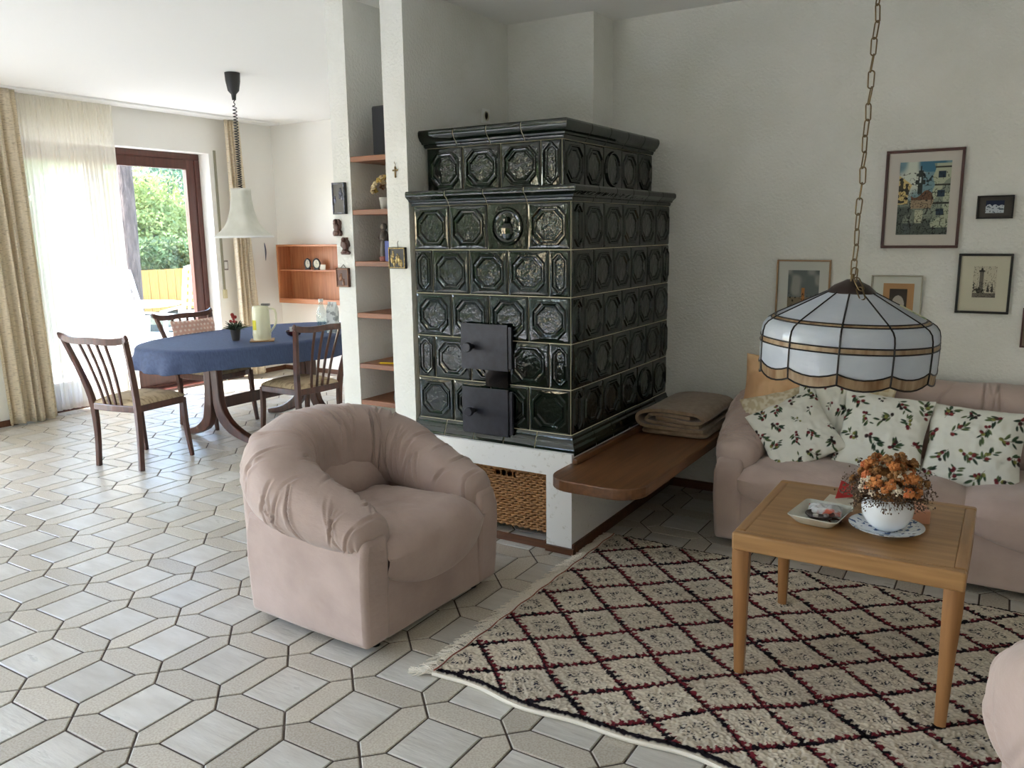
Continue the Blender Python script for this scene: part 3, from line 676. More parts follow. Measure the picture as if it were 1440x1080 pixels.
# ================================================================== COFFEE TABLE
TX0, TX1, TY0, TY1, TZ = 1.098, 1.775, .645, 1.315, .52
ct = thing('coffee_table', 'square oak coffee table with tapering legs on the rug', 'table', ((TX0 + TX1) / 2, (TY0 + TY1) / 2, 0))
hw_, hd = (TX1 - TX0) / 2, (TY1 - TY0) / 2
MB().box((-hw_ + .035, -hd + .035, TZ - .022), (hw_ - .035, hd - .035, TZ - .001)).build('table_top', m_table, ct)
for s in (-1, 1):
    MB().box((-hw_, s * hd - (.036 if s > 0 else 0), TZ - .06), (hw_, s * hd + (.036 if s < 0 else 0), TZ)).build('apron', m_table, ct, bevel=.008, seg=3)
    m2 = wood('table oak side', (176, 134, 86), (150, 108, 66), .35, 1, coat=.15) if s < 0 else m2
    MB().box((s * hw_ - (.036 if s > 0 else 0), -hd + .036, TZ - .06), (s * hw_ + (.036 if s < 0 else 0), hd - .036, TZ)).build('apron', m2, ct, bevel=.008, seg=3)
m_leg = wood('leg oak', (168, 122, 76), (138, 96, 58), .4, 2, coat=.1)
for sx in (-1, 1):
    for sy in (-1, 1):
        x, y = sx * (hw_ - .028), sy * (hd - .028); xb, yb = sx * (hw_ - .034), sy * (hd - .034)
        L = []
        for z_, w_, px, py in ((.017, .016, xb, yb), (.25, .022, (x + xb) / 2, (y + yb) / 2), (TZ - .13, .027, x, y), (TZ - .058, .0275, x, y)):
            L.append([(px + w_ * c_ - w_ * .18 * (c_ * (abs(s_) > .9)), py + w_ * s_, z_) for c_, s_ in ((1, .55), (.55, 1), (-.55, 1), (-1, .55), (-1, -.55), (-.55, -1), (.55, -1), (1, -.55))])
        MB().loops(L).build('leg', m_leg, ct, smooth=True, angle=50)
# things on the table
m_porc = mat('white porcelain', lin((234, 238, 242)), .12, coat=.4)
def dinner(u, v): pass
bl = lin((60, 84, 132))
m_delft = mat('blue pattern porcelain', lin((226, 232, 238)), .12, lin((84, 108, 150)), scale=55, lo=.56, hi=.60, coat=.4)
PC = (1.532, .885)
s = MB().lathe([(.045, .0), (.048, .008), (.085, .014), (.112, .026), (.114, .029), (.110, .029), (.084, .018), (.05, .014), (.001, .014)], 48)
so = s.build('saucer', m_delft, None, smooth=True, angle=60, loc=(PC[0], PC[1], TZ)); tag(so, 'blue patterned white saucer under the flower pot on the coffee table', 'saucer')
s = MB().lathe([(.035, .0), (.04, .004), (.062, .022), (.076, .05), (.079, .075), (.072, .1), (.06, .115), (.056, .118), (.053, .115), (.066, .098), (.070, .075), (.06, .03), (.001, .01)], 48)
po = s.build('flower_pot', m_porc, None, smooth=True, angle=70, loc=(PC[0], PC[1], TZ + .0145)); tag(po, 'round glossy white porcelain pot standing on the blue saucer', 'pot')
fl = thing('dried_bouquet', 'round bouquet of dried orange and white flowers in the white pot', 'bouquet', (PC[0], PC[1], TZ + .11)); R = random.Random(5)
FC = [mat('orange dried petals', lin((204, 134, 76)), .9, lin((168, 98, 50)), scale=90), mat('rust dried petals', lin((164, 118, 70)), .9, lin((126, 82, 46)), scale=90),
      mat('salmon dried petals', lin((222, 140, 92)), .9, lin((190, 100, 60)), scale=90), mat('white dried petals', lin((234, 224, 206)), .9, lin((206, 190, 164)), scale=90), mat('dark twigs', lin((112, 90, 72)), .9, lin((72, 54, 46)), scale=60)]
def head_mesh(r, seed):
    b = MB(); q = random.Random(seed)
    for k in range(26):
        d = Vector((q.gauss(0, 1), q.gauss(0, 1), abs(q.gauss(0, 1)) + .1)).normalized(); c = d * r * q.uniform(.6, 1.0)
        b.ball(c, r * q.uniform(.28, .42), 5, 3, (q.uniform(.6, 1.2), q.uniform(.6, 1.2), q.uniform(.4, .9)))
    return b.mesh('flower_head')
HM = {}
for k in range(120):
    th = R.uniform(0, 2 * PI); e = math.acos(1 - R.random() * .9); 
    d = Vector((math.sin(e) * math.cos(th), math.sin(e) * math.sin(th), math.cos(e)))
    c = Vector((d.x * .098, d.y * .098, .03 + d.z * .105)) * R.uniform(.86, 1.1); ci = R.choices([0, 1, 2, 3], [2, 4.2, 1.6, 4.6])[0]; v = R.randrange(3)
    if (ci, v) not in HM: HM[(ci, v)] = head_mesh(.0165 if ci != 3 else .012, ci * 7 + v); HM[(ci, v)].materials.append(FC[ci])
    o = bpy.data.objects.new('flower_head', HM[(ci, v)]); C.objects.link(o); o.parent = fl; o.location = c; o.rotation_euler = d.to_track_quat('Z', 'Y').to_euler(); sc = R.uniform(.75, 1.25); o.scale = (sc, sc, sc)
b = MB()
for k in range(300):
    th = R.uniform(0, 2 * PI); e = R.uniform(.9, 1.75); d = Vector((math.sin(e) * math.cos(th), math.sin(e) * math.sin(th), math.cos(e))); L = R.uniform(.085, .135)
    if th > 2.2 and th < 4.2: L *= 1.2
    p1 = d * L + Vector((0, 0, .01)); b.tube([(d.x * .03, d.y * .03, .0), p1 * .6 + Vector((0, 0, .012)), p1], [.001, .0009, .0007], 3)
    for j in range(5):
        c = p1 * R.uniform(.65, 1.05) + Vector((R.gauss(0, .007), R.gauss(0, .007), R.gauss(.006, .006))); b.ball(c, R.uniform(.0016, .003), 4, 3, (1, 1, 1.4))
o = b.build('twigs', FC[4], fl); o['kind'] = 'stuff'
b = MB().ball((0, 0, .045), .075, 12, 6, (1, 1, .9)); o = b.build('moss', FC[1], fl)
# square dish with odds and ends
m_cera = mat('cream glazed ceramic', lin((216, 216, 204)), .2, lin((192, 194, 184)), scale=16, coat=.3)
DC = (1.325, .905)
def rr(hx_, hy_, z_, r_=.02, n=5):
    out = []
    for cx, cy, a0 in ((hx_ - r_, hy_ - r_, 0), (-hx_ + r_, hy_ - r_, PI / 2), (-hx_ + r_, -hy_ + r_, PI), (hx_ - r_, -hy_ + r_, 1.5 * PI)):
        for k in range(n): a = a0 + PI / 2 * k / (n - 1); out.append((cx + r_ * math.cos(a), cy + r_ * math.sin(a), z_ + .006 * (abs(cx) * abs(cy) > 0)))
    return out
b = MB().loops([rr(.055, .075, -.006), rr(.062, .082, .0), rr(.083, .105, .026), rr(.081, .103, .028), rr(.062, .082, .006), rr(.05, .07, .002)], True, True, True)
dish = b.build('square_dish', m_cera, None, smooth=True, angle=50, loc=(DC[0], DC[1], TZ + .0005)); dish.rotation_euler = (0, 0, -.12); tag(dish, 'square cream ceramic dish holding odds and ends on the coffee table', 'dish')
m_dkw = mat('dark brown wood bowl', lin((58, 42, 36)), .35)
o = MB().lathe([(.03, 0), (.045, .005), (.06, .016), (.058, .018), (.042, .009), (.001, .006)], 32).build('trinket_saucer', m_dkw, None, smooth=True, angle=60, loc=(DC[0], DC[1] - .012, TZ + .0095)); o.scale = (.8, .8, 1)
tag(o, 'small dark brown saucer lying in the square dish', 'saucer')
for dx, dy, cc, nm in ((-.012, -.025, (220, 214, 204), 'white ring shaped bead in the small dark saucer'), (.02, -.01, (150, 146, 140), 'grey bead in the small dark saucer')):
    o = MB().lathe([(.004, 0), (.009, .001), (.0095, .009), (.004, .010)], 14, cap0=False, cap1=False).build('bead', mat('bead', lin(cc), .3), None, smooth=True, loc=(DC[0] + dx, DC[1] + dy, TZ + .017)); tag(o, nm, 'bead')
m_bag = mat('clear plastic bag', lin((205, 205, 205)), .12, lin((196, 92, 70)), scale=14, lo=.55, hi=.62, bump=.6, bscale=40, bdist=.01)
u = np.linspace(-1, 1, 26); U, Vv = np.meshgrid(u, u, indexing='ij'); hgt = .018 * (1 - U ** 4) * (1 - Vv ** 4) * (.6 + .8 * vnoise(U * 3 + 5, Vv * 3, 77))
Vt = np.stack([U * .055, Vv * .033, hgt + .001], -1).reshape(-1, 3); Vb = Vt * [1, 1, 0]; f = gridfaces(26, 26)
o = meshobj('plastic_bag', npmesh('plastic_bag', np.concatenate([Vt, Vb]), np.concatenate([f, f[:, ::-1] + 676])), m_bag); o.location = (DC[0] + .006, DC[1] + .043, TZ + .022); o.rotation_euler = (.22, 0, .1)
tag(o, 'crumpled clear plastic bag with red print in the square dish', 'bag')
m_beads = mat('brown beads', lin((96, 58, 44)), .3)
b = MB()
for k in range(26):
    a = k / 26 * 2 * PI; b.ball((.016 * math.cos(a) * (1 + .3 * math.sin(3 * a)), .03 * math.sin(a), .004), .0035, 6, 4)
o = b.build('bead_chain', m_beads, None, smooth=True, loc=(DC[0] + .05, DC[1] - .03, TZ + .0085)); tag(o, 'brown bead chain curled in the corner of the square dish', 'beads')
# paper card with red flap, candle behind the pot
m_paper = mat('cream paper', lin((214, 208, 190)), .8); m_redp = mat('red paper', lin((196, 52, 54)), .7)
cdt = thing('folded_card', 'folded cream paper card with red flap behind the square dish', 'card', (1.345, 1.08, TZ), .25)
MB().add([(-.07, -.05, .001), (.05, -.05, .001), (.06, .035, .02), (-.02, .04, .03), (-.07, -.05, .0), (.05, -.05, .0), (.06, .035, .018), (-.02, .04, .028)], [(0, 1, 2, 3), (7, 6, 5, 4), (0, 4, 5, 1), (1, 5, 6, 2), (2, 6, 7, 3), (3, 7, 4, 0)]).build('paper', m_paper, cdt)
MB().add([(-.005, .0, .028), (.055, .03, .028), (.065, .045, .06), (.015, .03, .088), (-.005, .003, .028), (.055, .033, .028), (.065, .048, .06), (.015, .033, .088)], [(0, 1, 2, 3), (7, 6, 5, 4), (0, 4, 5, 1), (1, 5, 6, 2), (2, 6, 7, 3), (3, 7, 4, 0)]).build('flap', m_redp, cdt)
o = MB().box((-.035, -.05, 0), (.035, .05, .045)).build('paperback', mat('salmon book cover', lin((206, 150, 120)), .6), None, bevel=.002, loc=(1.60, 1.07, TZ + .0005)); o.rotation_euler = (0, 0, .3); tag(o, 'small salmon coloured book behind the flower pot', 'book')

# ================================================================== FOLDED BLANKET
m_blan = mat('taupe wool blanket', lin((150, 128, 106)), .95, lin((132, 110, 90)), scale=40, bump=.3, bscale=220, bdist=.004, sheen=.3)
bl = thing('folded_blanket', 'folded taupe wool blanket lying on the stove bench', 'blanket', (.375, 2.27, .45))
bw, bd = .19, .27
def slab(z0, z1, x0, x1, y0, y1, seed, round_l=True):
    n1, n2 = 30, 40; U, Vv = np.meshgrid(np.linspace(0, 2 * PI, n1, endpoint=False), np.linspace(0, 1, n2), indexing='ij')
    cz = (z0 + z1) / 2; hz = (z1 - z0) / 2; cx = (x0 + x1) / 2; hx2 = (x1 - x0) / 2
    c, s = np.cos(U), np.sin(U); pw = .28
    ys = y0 + (y1 - y0) * Vv; e = np.clip(np.minimum(Vv, 1 - Vv) / .04, 0, 1) ** .5
    X = cx + hx2 * np.sign(c) * np.abs(c) ** pw * (.96 + .04 * e) + .008 * (vnoise(ys * 9, U, seed) - .5); Z = cz + hz * np.sign(s) * np.abs(s) ** .55 * (.7 + .3 * e) + .006 * (vnoise(X * 9, ys * 9, seed + 3) - .5)
    V = np.stack([X, ys, Z], -1); me = npmesh('fold', V, gridfaces(n1, n2, True))
    bm = bmesh.new(); bm.from_mesh(me); bmesh.ops.holes_fill(bm, edges=[e_ for e_ in bm.edges if e_.is_boundary], sides=0); bmesh.ops.recalc_face_normals(bm, faces=bm.faces); bm.to_mesh(me); bm.free()
    return meshobj('fold', me, m_blan, bl)
slab(.002, .034, -bw + .03, bw, -bd + .01, bd, 1)
# rolled inner layers seen from the end: spiral sheet
def spiral(pts, y0, y1, th, nm):
    P = np.array(catmull(pts, 90)); tgv = np.gradient(P, axis=0); tgv /= np.linalg.norm(tgv, axis=1)[:, None]; nv_ = np.stack([-tgv[:, 1], tgv[:, 0]], 1)
    ring = np.concatenate([P + nv_ * th / 2, (P - nv_ * th / 2)[::-1]]); k = len(ring); ny_ = 24; V = np.zeros((k, ny_, 3)); yv = np.linspace(y0, y1, ny_)
    V[..., 0] = ring[:, None, 0]; V[..., 1] = yv[None] + .004 * np.sin(np.arange(k) * .3)[:, None]; V[..., 2] = ring[:, None, 1] + .005 * (vnoise(ring[:, None, 0] * 12 + 0 * yv[None], yv[None] * 8 + 0 * ring[:, None, 0], 9) - .5)
    b = MB(); b.loops([[tuple(V[i, j]) for i in range(k)] for j in range(ny_)], True, False, False)
    n_ = k // 2
    for j, rev in ((0, False), (ny_ - 1, True)):
        b.add([tuple(V[i, j]) for i in range(k)], [((i, i + 1, k - 2 - i, k - 1 - i) if not rev else (k - 1 - i, k - 2 - i, i + 1, i)) for i in range(n_ - 1)])
    b.build(nm, m_blan, bl, smooth=True, angle=60)
spiral([(.175, .044), (.05, .044), (-.10, .045), (-.165, .055), (-.185, .085), (-.16, .115), (-.08, .132), (.04, .134), (.13, .128), (.168, .11), (.165, .092), (.13, .085), (.02, .09), (-.08, .095)], -bd, bd - .01, .017, 'fold')
spiral([(.15, .062), (.02, .064), (-.09, .066), (-.135, .078), (-.12, .098), (-.10, .108), (.0, .112), (.1, .108)], -bd + .008, bd - .02, .015, 'fold')
slab(.062, .086, -.09, .15, -bd + .02, bd - .03, 8)
# ================================================================== TIFFANY LAMP
LX, LY, LZ = 1.368, .98, 1.335
lamp = thing('stained_glass_lamp', 'white and amber stained glass lamp hanging on a chain over the coffee table', 'lamp', (LX, LY, LZ))
lamp.rotation_euler = (0, math.radians(1.6), 0)
def glassmat(name, c1, c2, scale, stretch):
    m = mat(name, lin(c1), .12, lin(c2), scale=scale, stretch=stretch, lo=.35, hi=.7, bump=.25, bscale=40, bdist=.006, coat=.5)
    nt = m.node_tree; b = nt.nodes['Principled BSDF']; t = nt.nodes.new('ShaderNodeBsdfTranslucent'); t.inputs[0].default_value = lin(c1)
    mx = nt.nodes.new('ShaderNodeMixShader'); mx.inputs[0].default_value = .45
    nt.links.new(b.outputs[0], mx.inputs[1]); nt.links.new(t.outputs[0], mx.inputs[2]); nt.links.new(mx.outputs[0], nt.nodes['Material Output'].inputs[0]); return m
m_opal = glassmat('opal white glass', (226, 232, 240), (206, 214, 226), 9, (1, 1, 2)); m_amber = glassmat('amber streaked glass', (206, 184, 150), (128, 84, 50), 16, (3, 3, .6))
m_lead = mat('lead came', lin((40, 36, 36)), .45, metal=.6); m_brass = mat('aged brass', lin((112, 94, 66)), .35, metal=.85); m_cap = mat('bronze cap', lin((58, 48, 46)), .35, metal=.5)
NP = 11; ph0 = math.radians(-90) - .0 + math.atan2(CAM.x - LX, -(CAM.y - LY)) - math.radians(4)
bands = [  # list of profile pieces (r, z) and material
    ([(.072, -.045), (.235, -.128)], m_opal), ([(.235, -.128), (.247, -.136)], m_amber),
    ([(.247, -.136), (.262, -.146), (.272, -.160), (.276, -.178), (.277, -.195)], m_opal), ([(.277, -.195), (.278, -.213)], m_amber),
    ([(.278, -.213), (.277, -.275)], m_opal), ([(.277, -.275), (.274, -.310)], m_amber)]
came = MB()
def ang(k): return ph0 + 2 * PI * k / NP
for bi, (prof, m) in enumerate(bands):
    nseg = 6
    for k in range(NP):
        b = MB(); rows = []
        for pi_, (r, z) in enumerate(prof):
            row = []
            for j in range(nseg + 1):
                t = j / nseg; a = ang(k + t)
                # panels bow gently between the ribs
                r_ = r * (1 - (1 - math.cos(PI / NP)) * (1 - (2 * t - 1) ** 2) * (.85 if bi == 0 else .25))
                zz_ = z
                if bi == 4 and pi_ == len(prof) - 1 or bi == 5: zz_ = z - .016 * (1 - (2 * t - 1) ** 2)
                row.append((r_ * math.cos(a), r_ * math.sin(a), zz_))
            rows.append(row)
        inn = [[(x * .988, y * .988, z_) for x, y, z_ in row] for row in rows]
        nrow = len(rows)
        b.loops(rows, False, False, False); b.loops([r2 for r2 in inn], False, False, False)
        n_ = nseg + 1; o2 = nrow * n_
        for q in range(nrow): pass
        b.f += [(j, j + 1, o2 + j + 1, o2 + j) for j in range(nseg)] + [((nrow - 1) * n_ + j, (nrow - 1) * n_ + j + 1, o2 + (nrow - 1) * n_ + j + 1, o2 + (nrow - 1) * n_ + j) for j in range(nseg)]
        b.mi = [0] * len(b.f)
        o = b.build('glass_panel', m, lamp, smooth=True, angle=60)
        came.tube([(r_[0][0] * 1.003, r_[0][1] * 1.003, r_[0][2]) for r_ in rows], .0030, 5)
        came.tube([(x * 1.003, y * 1.003, z_) for x, y, z_ in rows[0]], .0026, 5)
        if bi == 5: came.tube([(x, y, z_) for x, y, z_ in rows[-1]], .003, 5)
came.build('lead_came', m_lead, lamp, smooth=True)
MB().lathe([(.001, -.004), (.018, -.005), (.030, -.012), (.055, -.024), (.074, -.042), (.076, -.048), (.070, -.050), (.05, -.03), (.001, -.014)], 32).build('cap', m_cap, lamp, smooth=True, angle=60)
MB().lathe([(.006, -.01), (.006, .012), (.001, .014)], 12).build('stem', m_brass, lamp)
MB().lathe([(.016, -.14), (.018, -.08), (.016, -.05)], 14).build('socket', m_brass, lamp)
MB().lathe([(.001, -.235), (.02, -.228), (.03, -.205), (.026, -.175), (.015, -.14)], 16).build('bulb', m_porc, lamp, smooth=True)
b = MB()
def link_pts(L=.058, w=.022, n=14):
    r_ = w / 2 - .002; P = []
    for k in range(n): a = 2 * PI * k / n; P.append((r_ * math.cos(a), 0, (L / 2 - r_ - .002) * (1 if math.sin(a) >= 0 else -1) + r_ * math.sin(a)))
    return P
lm = MB().tube(link_pts(), .0023, 6, closed=True).mesh('chain_link'); lm.materials.append(m_brass); lm.shade_smooth()
z = .034; k = 0
while LZ + z < HC + .01:
    o = bpy.data.objects.new('chain_link', lm); C.objects.link(o); o.parent = lamp; o.location = (.0016 * math.sin(k * 1.3) - math.tan(math.radians(1.6)) * z * .0, .001 * math.cos(k * 2), z); o.rotation_euler = (.1 * math.sin(k * 3), .05 * math.sin(k * 5), (k % 2) * PI / 2 + .6 + .35 * math.sin(k * .9)); z += .0485; k += 1
cdir = (Vector((CAM.x - LX, CAM.y - LY, 0))).normalized(); sdir = Vector((-cdir.y, cdir.x, 0)) * -1
for q, (a, d, zz_) in enumerate(((.004, .018, .012), (.020, .052, -.012), (.028, .078, -.040))):
    p_ = cdir * d - sdir * a; o = bpy.data.objects.new('chain_link', lm); C.objects.link(o); o.parent = lamp; o.location = (p_.x, p_.y, zz_ - .004); o.rotation_euler = (.75 if q else .3, .2 * q, math.atan2(sdir.y, sdir.x) + .4 * (q == 1))
m_tagp = mat('paper price tag', lin((196, 196, 160)), .7, lin((120, 150, 110)), scale=40, lo=.55, hi=.65)
o = MB().box((-.045, -.010, 0), (.045, .010, .002)).build('paper_tag', m_tagp, lamp); pa = math.atan2(-sdir.y, -sdir.x) - .2
o.location = (.19 * math.cos(pa), .19 * math.sin(pa), -.1); o.rotation_euler = (0, .45, pa)

# ================================================================== PICTURES
def picture(name, label, x0, x1, z0, z1, fm, fwid, matc, img, paint, res=(60, 80), inner=None, depth=.02, rough=.6):
    cx, cz = (x0 + x1) / 2, (z0 + z1) / 2; t = thing(name, label, 'picture', (cx, YB - .002, cz)); hw2, hh = (x1 - x0) / 2, (z1 - z0) / 2
    b = MB(); b.box((-hw2, -depth, -hh), (hw2, 0, -hh + fwid)).box((-hw2, -depth, hh - fwid), (hw2, 0, hh)).box((-hw2, -depth, -hh + fwid), (-hw2 + fwid, 0, hh - fwid)).box((hw2 - fwid, -depth, -hh + fwid), (hw2, 0, hh - fwid))
    b.build('frame', fm, t, bevel=.002)
    MB().box((-hw2 + fwid * .5, -.008, -hh + fwid * .5), (hw2 - fwid * .5, -.002, hh - fwid * .5)).build('mount', mat(name + ' mount', lin(matc), .8), t)
    if inner: MB().box((inner[0] - cx, -.0095, inner[2] - cz), (inner[1] - cx, -.008, inner[3] - cz)).build('inner_mount', mat(name + ' inner mount', lin(inner[4]), .8), t)
    nx_, nz_ = res; U, Vv = np.meshgrid(np.linspace(0, 1, nx_), np.linspace(0, 1, nz_), indexing='ij')
    V = np.stack([img[0] - cx + U * (img[1] - img[0]), np.full(U.shape, -.0105), img[2] - cz + Vv * (img[3] - img[2])], -1)
    meshobj('print', npmesh('print', V, gridfaces(nx_, nz_), np.clip(paint(U, Vv), 0, 1)), m_art, t)
    return t
m_art = attr_mat('ink and watercolour', .7)
def L3(*c): return np.array(lin(c)[:3])
def blend(c, m_, col): m_ = np.asarray(m_, float)[..., None]; return c * (1 - m_) + col * m_
def ink(c, U, V, seed, dens=.86, s=(40, 55), col=(24, 26, 30), area=1.0):
    n1 = np.abs(vnoise(U * s[0], V * s[1], seed) - .5) * 2; n2 = vnoise(U * s[0] * 2.3, V * s[1] * 1.7, seed + 1)
    return blend(c, ((1 - n1) > dens) * (n2 > .35) * area * .9, L3(*col))
def paint_town(U, V):
    c = np.broadcast_to(L3(120, 150, 160), U.shape + (3,)).copy(); cl = vnoise(U * 3, V * 4, 1)
    c = blend(c, sstep(.45, .7, cl) * (V > .5), L3(206, 212, 200)); c = blend(c, (V > .86) * sstep(.3, .7, vnoise(U * 4, V * 3, 4)), L3(70, 116, 140))
    street = V < .50 + .02 * np.sin(U * 20); c = blend(c, street, L3(132, 140, 128)); c = blend(c, (V < .16), L3(84, 92, 92)); c = blend(c, street * sstep(.4, .6, vnoise(U * 5, V * 6, 9)), L3(84, 92, 86))
    lefth = (U < .30 - .1 * (1 - V) + .06 * np.sin(V * 9)) & (V > .42) & (V < .82 - U * .5); c = blend(c, lefth, L3(212, 190, 130)); c = blend(c, lefth * (vnoise(U * 18, V * 26, 3) > .62), L3(70, 66, 58))
    mid = (U > .26) & (U < .72) & (V > .36) & (V < .56 + .05 * np.sin(U * 14)); c = blend(c, mid, L3(160, 140, 116)); c = blend(c, mid * (V > .48), L3(110, 80, 64))
    right = (U > .68 + .02 * np.sin(V * 30)) & (V > .1) & (V < .97); c = blend(c, right, L3(178, 184, 160)); c = blend(c, right * (vnoise(U * 6, V * 3, 14) > .6), L3(136, 146, 132))
    for wz in (.82, .56, .31): c = blend(c, (np.abs(U - .83) < .07) * (np.abs(V - wz) < .045), L3(44, 60, 76))
    for wz in (.92, .68, .43): c = blend(c, right * (np.abs(V - wz) < .012), L3(60, 60, 54))
    tw = (np.abs(U - .42) < .05 + .045 * (np.abs(V - .72) < .03) + .03 * (np.abs(V - .82) < .02)) & (V > .56) & (V < .88); c = blend(c, tw, L3(52, 58, 56)); c = blend(c, tw * (np.abs(U - .415) < .015) * (np.abs(V - .75) < .04), L3(196, 210, 210))
    c = blend(c, (np.abs(U - .42) < .012) * (V > .86) * (V < .94), L3(40, 44, 44)); door = (U > .35) & (U < .62) & (V > .16) & (V < .34) & (vnoise(U * 9, V * 3, 6) > .45); c = blend(c, door, L3(188, 190, 166))
    c = ink(c, U, V, 30, .9, (16, 20), area=(V < .85)); return ink(c, U, V, 40, .9, (34, 30), area=(V < .62))
def paint_etch(U, V):
    c = np.broadcast_to(L3(196, 190, 170), U.shape + (3,)).copy()
    tw = (np.abs(U - .36) < .09) & (V > .15) & (V < .86); c = blend(c, tw, L3(112, 106, 96)); c = blend(c, (np.abs(U - .36) < .11) * (np.abs(V - .84) < .03), L3(52, 48, 44)); c = blend(c, (np.abs(U - .36) < .06 * (1 - (V - .87) / .1)) * (V > .86) * (V < .97), L3(50, 46, 44))
    bl_ = (U < .5) & (V > .1) & (V < .42 - U * .35); c = blend(c, bl_ * (vnoise(U * 30, V * 30, 2) > .45), L3(60, 56, 50))
    for tx in (.66, .84): c = blend(c, (np.abs(U - tx) < .06 * (1 - (V - .2) / .28)) * (V > .18) * (V < .46), L3(70, 66, 60))
    c = blend(c, (V < .14), L3(110, 104, 94)); c = ink(c, U, V, 60, .93, (20, 12), area=(V > .5)); return ink(c, U, V, 61, .82, (24, 30), area=(V < .5))
def paint_snow(U, V):
    c = np.broadcast_to(L3(34, 44, 72), U.shape + (3,)).copy(); ridge = .52 + .16 * np.abs(np.sin(U * 9)) * (1 - .4 * U) + .05 * vnoise(U * 22, U * 0, 3); c = blend(c, V < ridge, L3(196, 204, 212)); return blend(c, (V < ridge - .05) * (vnoise(U * 12, V * 14, 5) > .68), L3(84, 96, 110))
def paint_sea(U, V):
    c = L3(150, 152, 146) + (L3(104, 112, 112) - L3(150, 152, 146)) * sstep(.3, .7, vnoise(U * 4, V * 4, 8))[..., None]; c = blend(c, V < .3, L3(128, 116, 96)); c = blend(c, (np.abs(U - .5) < .05) * (V > .2) * (V < .55), L3(178, 120, 70)); return ink(c, U, V, 71, .9, (12, 14), area=(V < .42))
def paint_head(U, V):
    c = np.broadcast_to(L3(62, 56, 52), U.shape + (3,)).copy(); return blend(c, (((U - .5) / .36) ** 2 + ((V - .4) / .36) ** 2 < 1), L3(176, 170, 160))
m_fr1 = mat('red brown frame', lin((78, 44, 42)), .35); m_fr2 = mat('bronze frame', lin((150, 118, 84)), .35, metal=.3); m_fr3 = mat('pale metal frame', lin((170, 166, 150)), .3, metal=.4)
picture('framed_watercolour', 'large framed watercolour of a town square with a column', 1.236, 1.576, 1.395, 1.862, m_fr1, .013, (206, 200, 192), (1.30, 1.523, 1.46, 1.805), paint_town, (120, 180))
picture('framed_photograph', 'tiny landscape picture of snowy mountains in a black frame', 1.640, 1.790, 1.53, 1.636, m_frame_dk, .008, (74, 70, 66), (1.677, 1.751, 1.556, 1.613), paint_snow, (50, 40))
picture('framed_etching', 'black framed etching of a tall tower on a cream mount', 1.585, 1.809, 1.087, 1.369, m_frame_dk, .011, (206, 202, 182), (1.652, 1.748, 1.163, 1.311), paint_etch, (80, 110))
picture('framed_watercolour', 'bronze framed grey seascape watercolour partly behind the lamp', .735, 1.008, 1.0, 1.335, m_fr2, .008, (202, 204, 198), (.795, .953, 1.08, 1.281), paint_sea, (60, 70))
picture('framed_portrait', 'pale framed portrait with a brown mount behind the lamp', 1.205, 1.438, .98, 1.262, m_fr3, .006, (206, 208, 200), (1.292, 1.372, 1.06, 1.195), paint_head, (40, 50), inner=(1.262, 1.402, 1.02, 1.222, (178, 138, 96)))
picture('framed_print', 'dark narrow framed picture low on the wall at the sofa end', 1.866, 2.05, .935, 1.12, m_fr1, .008, (150, 136, 116), (1.89, 2.03, .96, 1.10), paint_sea, (30, 30))

# ================================================================== NICHE SHELVES AND KNICK-KNACKS
SHZ = [(1.890, 'the black box'), (1.622, 'the small dried bouquet'), (1.357, 'the madonna statuette'), (1.085, 'nothing, above the pencil shelf'), (.812, 'the yellow pencil'), (.612, None)]
for z, what in SHZ:
    o = MB().box((-1.159, 1.387, z - .026), (-.923, 1.739, z)).build('niche_shelf', m_shelfw, None, bevel=.002)
    tag(o, {0: 'topmost wooden niche shelf carrying the black box', 1: 'wooden niche shelf carrying the small dried bouquet', 2: 'wooden niche shelf carrying the madonna statuette', 3: 'empty wooden niche shelf between statuette and yellow pencil', 4: 'wooden niche shelf carrying the yellow pencil', 5: 'lowest wooden niche shelf behind the armchair'}[[s_[0] for s_ in SHZ].index(z)], 'shelf', 'shelves of the wall niche')
bx_ = thing('upright_box', 'black upright box on the topmost niche shelf', 'box', (-.985, 1.50, 1.890))
MB().box((-.055, -.07, 0), (.055, .07, .245)).build('cabinet', m_blackpl, bx_, bevel=.008, seg=3); MB().box((-.048, -.074, .01), (.048, -.07, .235)).build('front_panel', mat('speaker cloth', lin((34, 36, 40)), .9, bump=.3, bscale=500, bdist=.002), bx_)
bq = thing('dried_posy', 'small dried yellow posy in a grey pot on the niche shelf', 'bouquet', (-.985, 1.45, 1.622)); R = random.Random(9)
MB().lathe([(.026, 0), (.034, .05), (.036, .06), (.03, .058), (.001, .05)], 20).build('pot', mat('grey ceramic', lin((150, 146, 140)), .5), bq, smooth=True, angle=50)
PM = [mat('yellow dried flower', lin((196, 170, 96)), .9), mat('cream dried flower', lin((214, 196, 158)), .9), mat('brown dried leaf', lin((120, 84, 52)), .9)]
PH = []
for k in range(3): h_ = head_mesh(.016, 90 + k); h_.materials.append(PM[k]); PH.append(h_)
for k in range(34):
    th = R.uniform(0, 2 * PI); e = R.uniform(0, 1.5); d = Vector((math.sin(e) * math.cos(th), math.sin(e) * math.sin(th), math.cos(e)))
    o = bpy.data.objects.new('flower_head', PH[k % 3]); C.objects.link(o); o.parent = bq; o.location = (d.x * .06 - .004, d.y * .05, .085 + d.z * .07); o.rotation_euler = d.to_track_quat('Z', 'Y').to_euler()
st_ = thing('madonna_statuette', 'dark carved madonna statuette on the niche shelf', 'statuette', (-1.005, 1.45, 1.357)); m_stat = mat('dark carved wood', lin((70, 62, 56)), .5, lin((120, 104, 90)), scale=30, lo=.5, hi=.7)
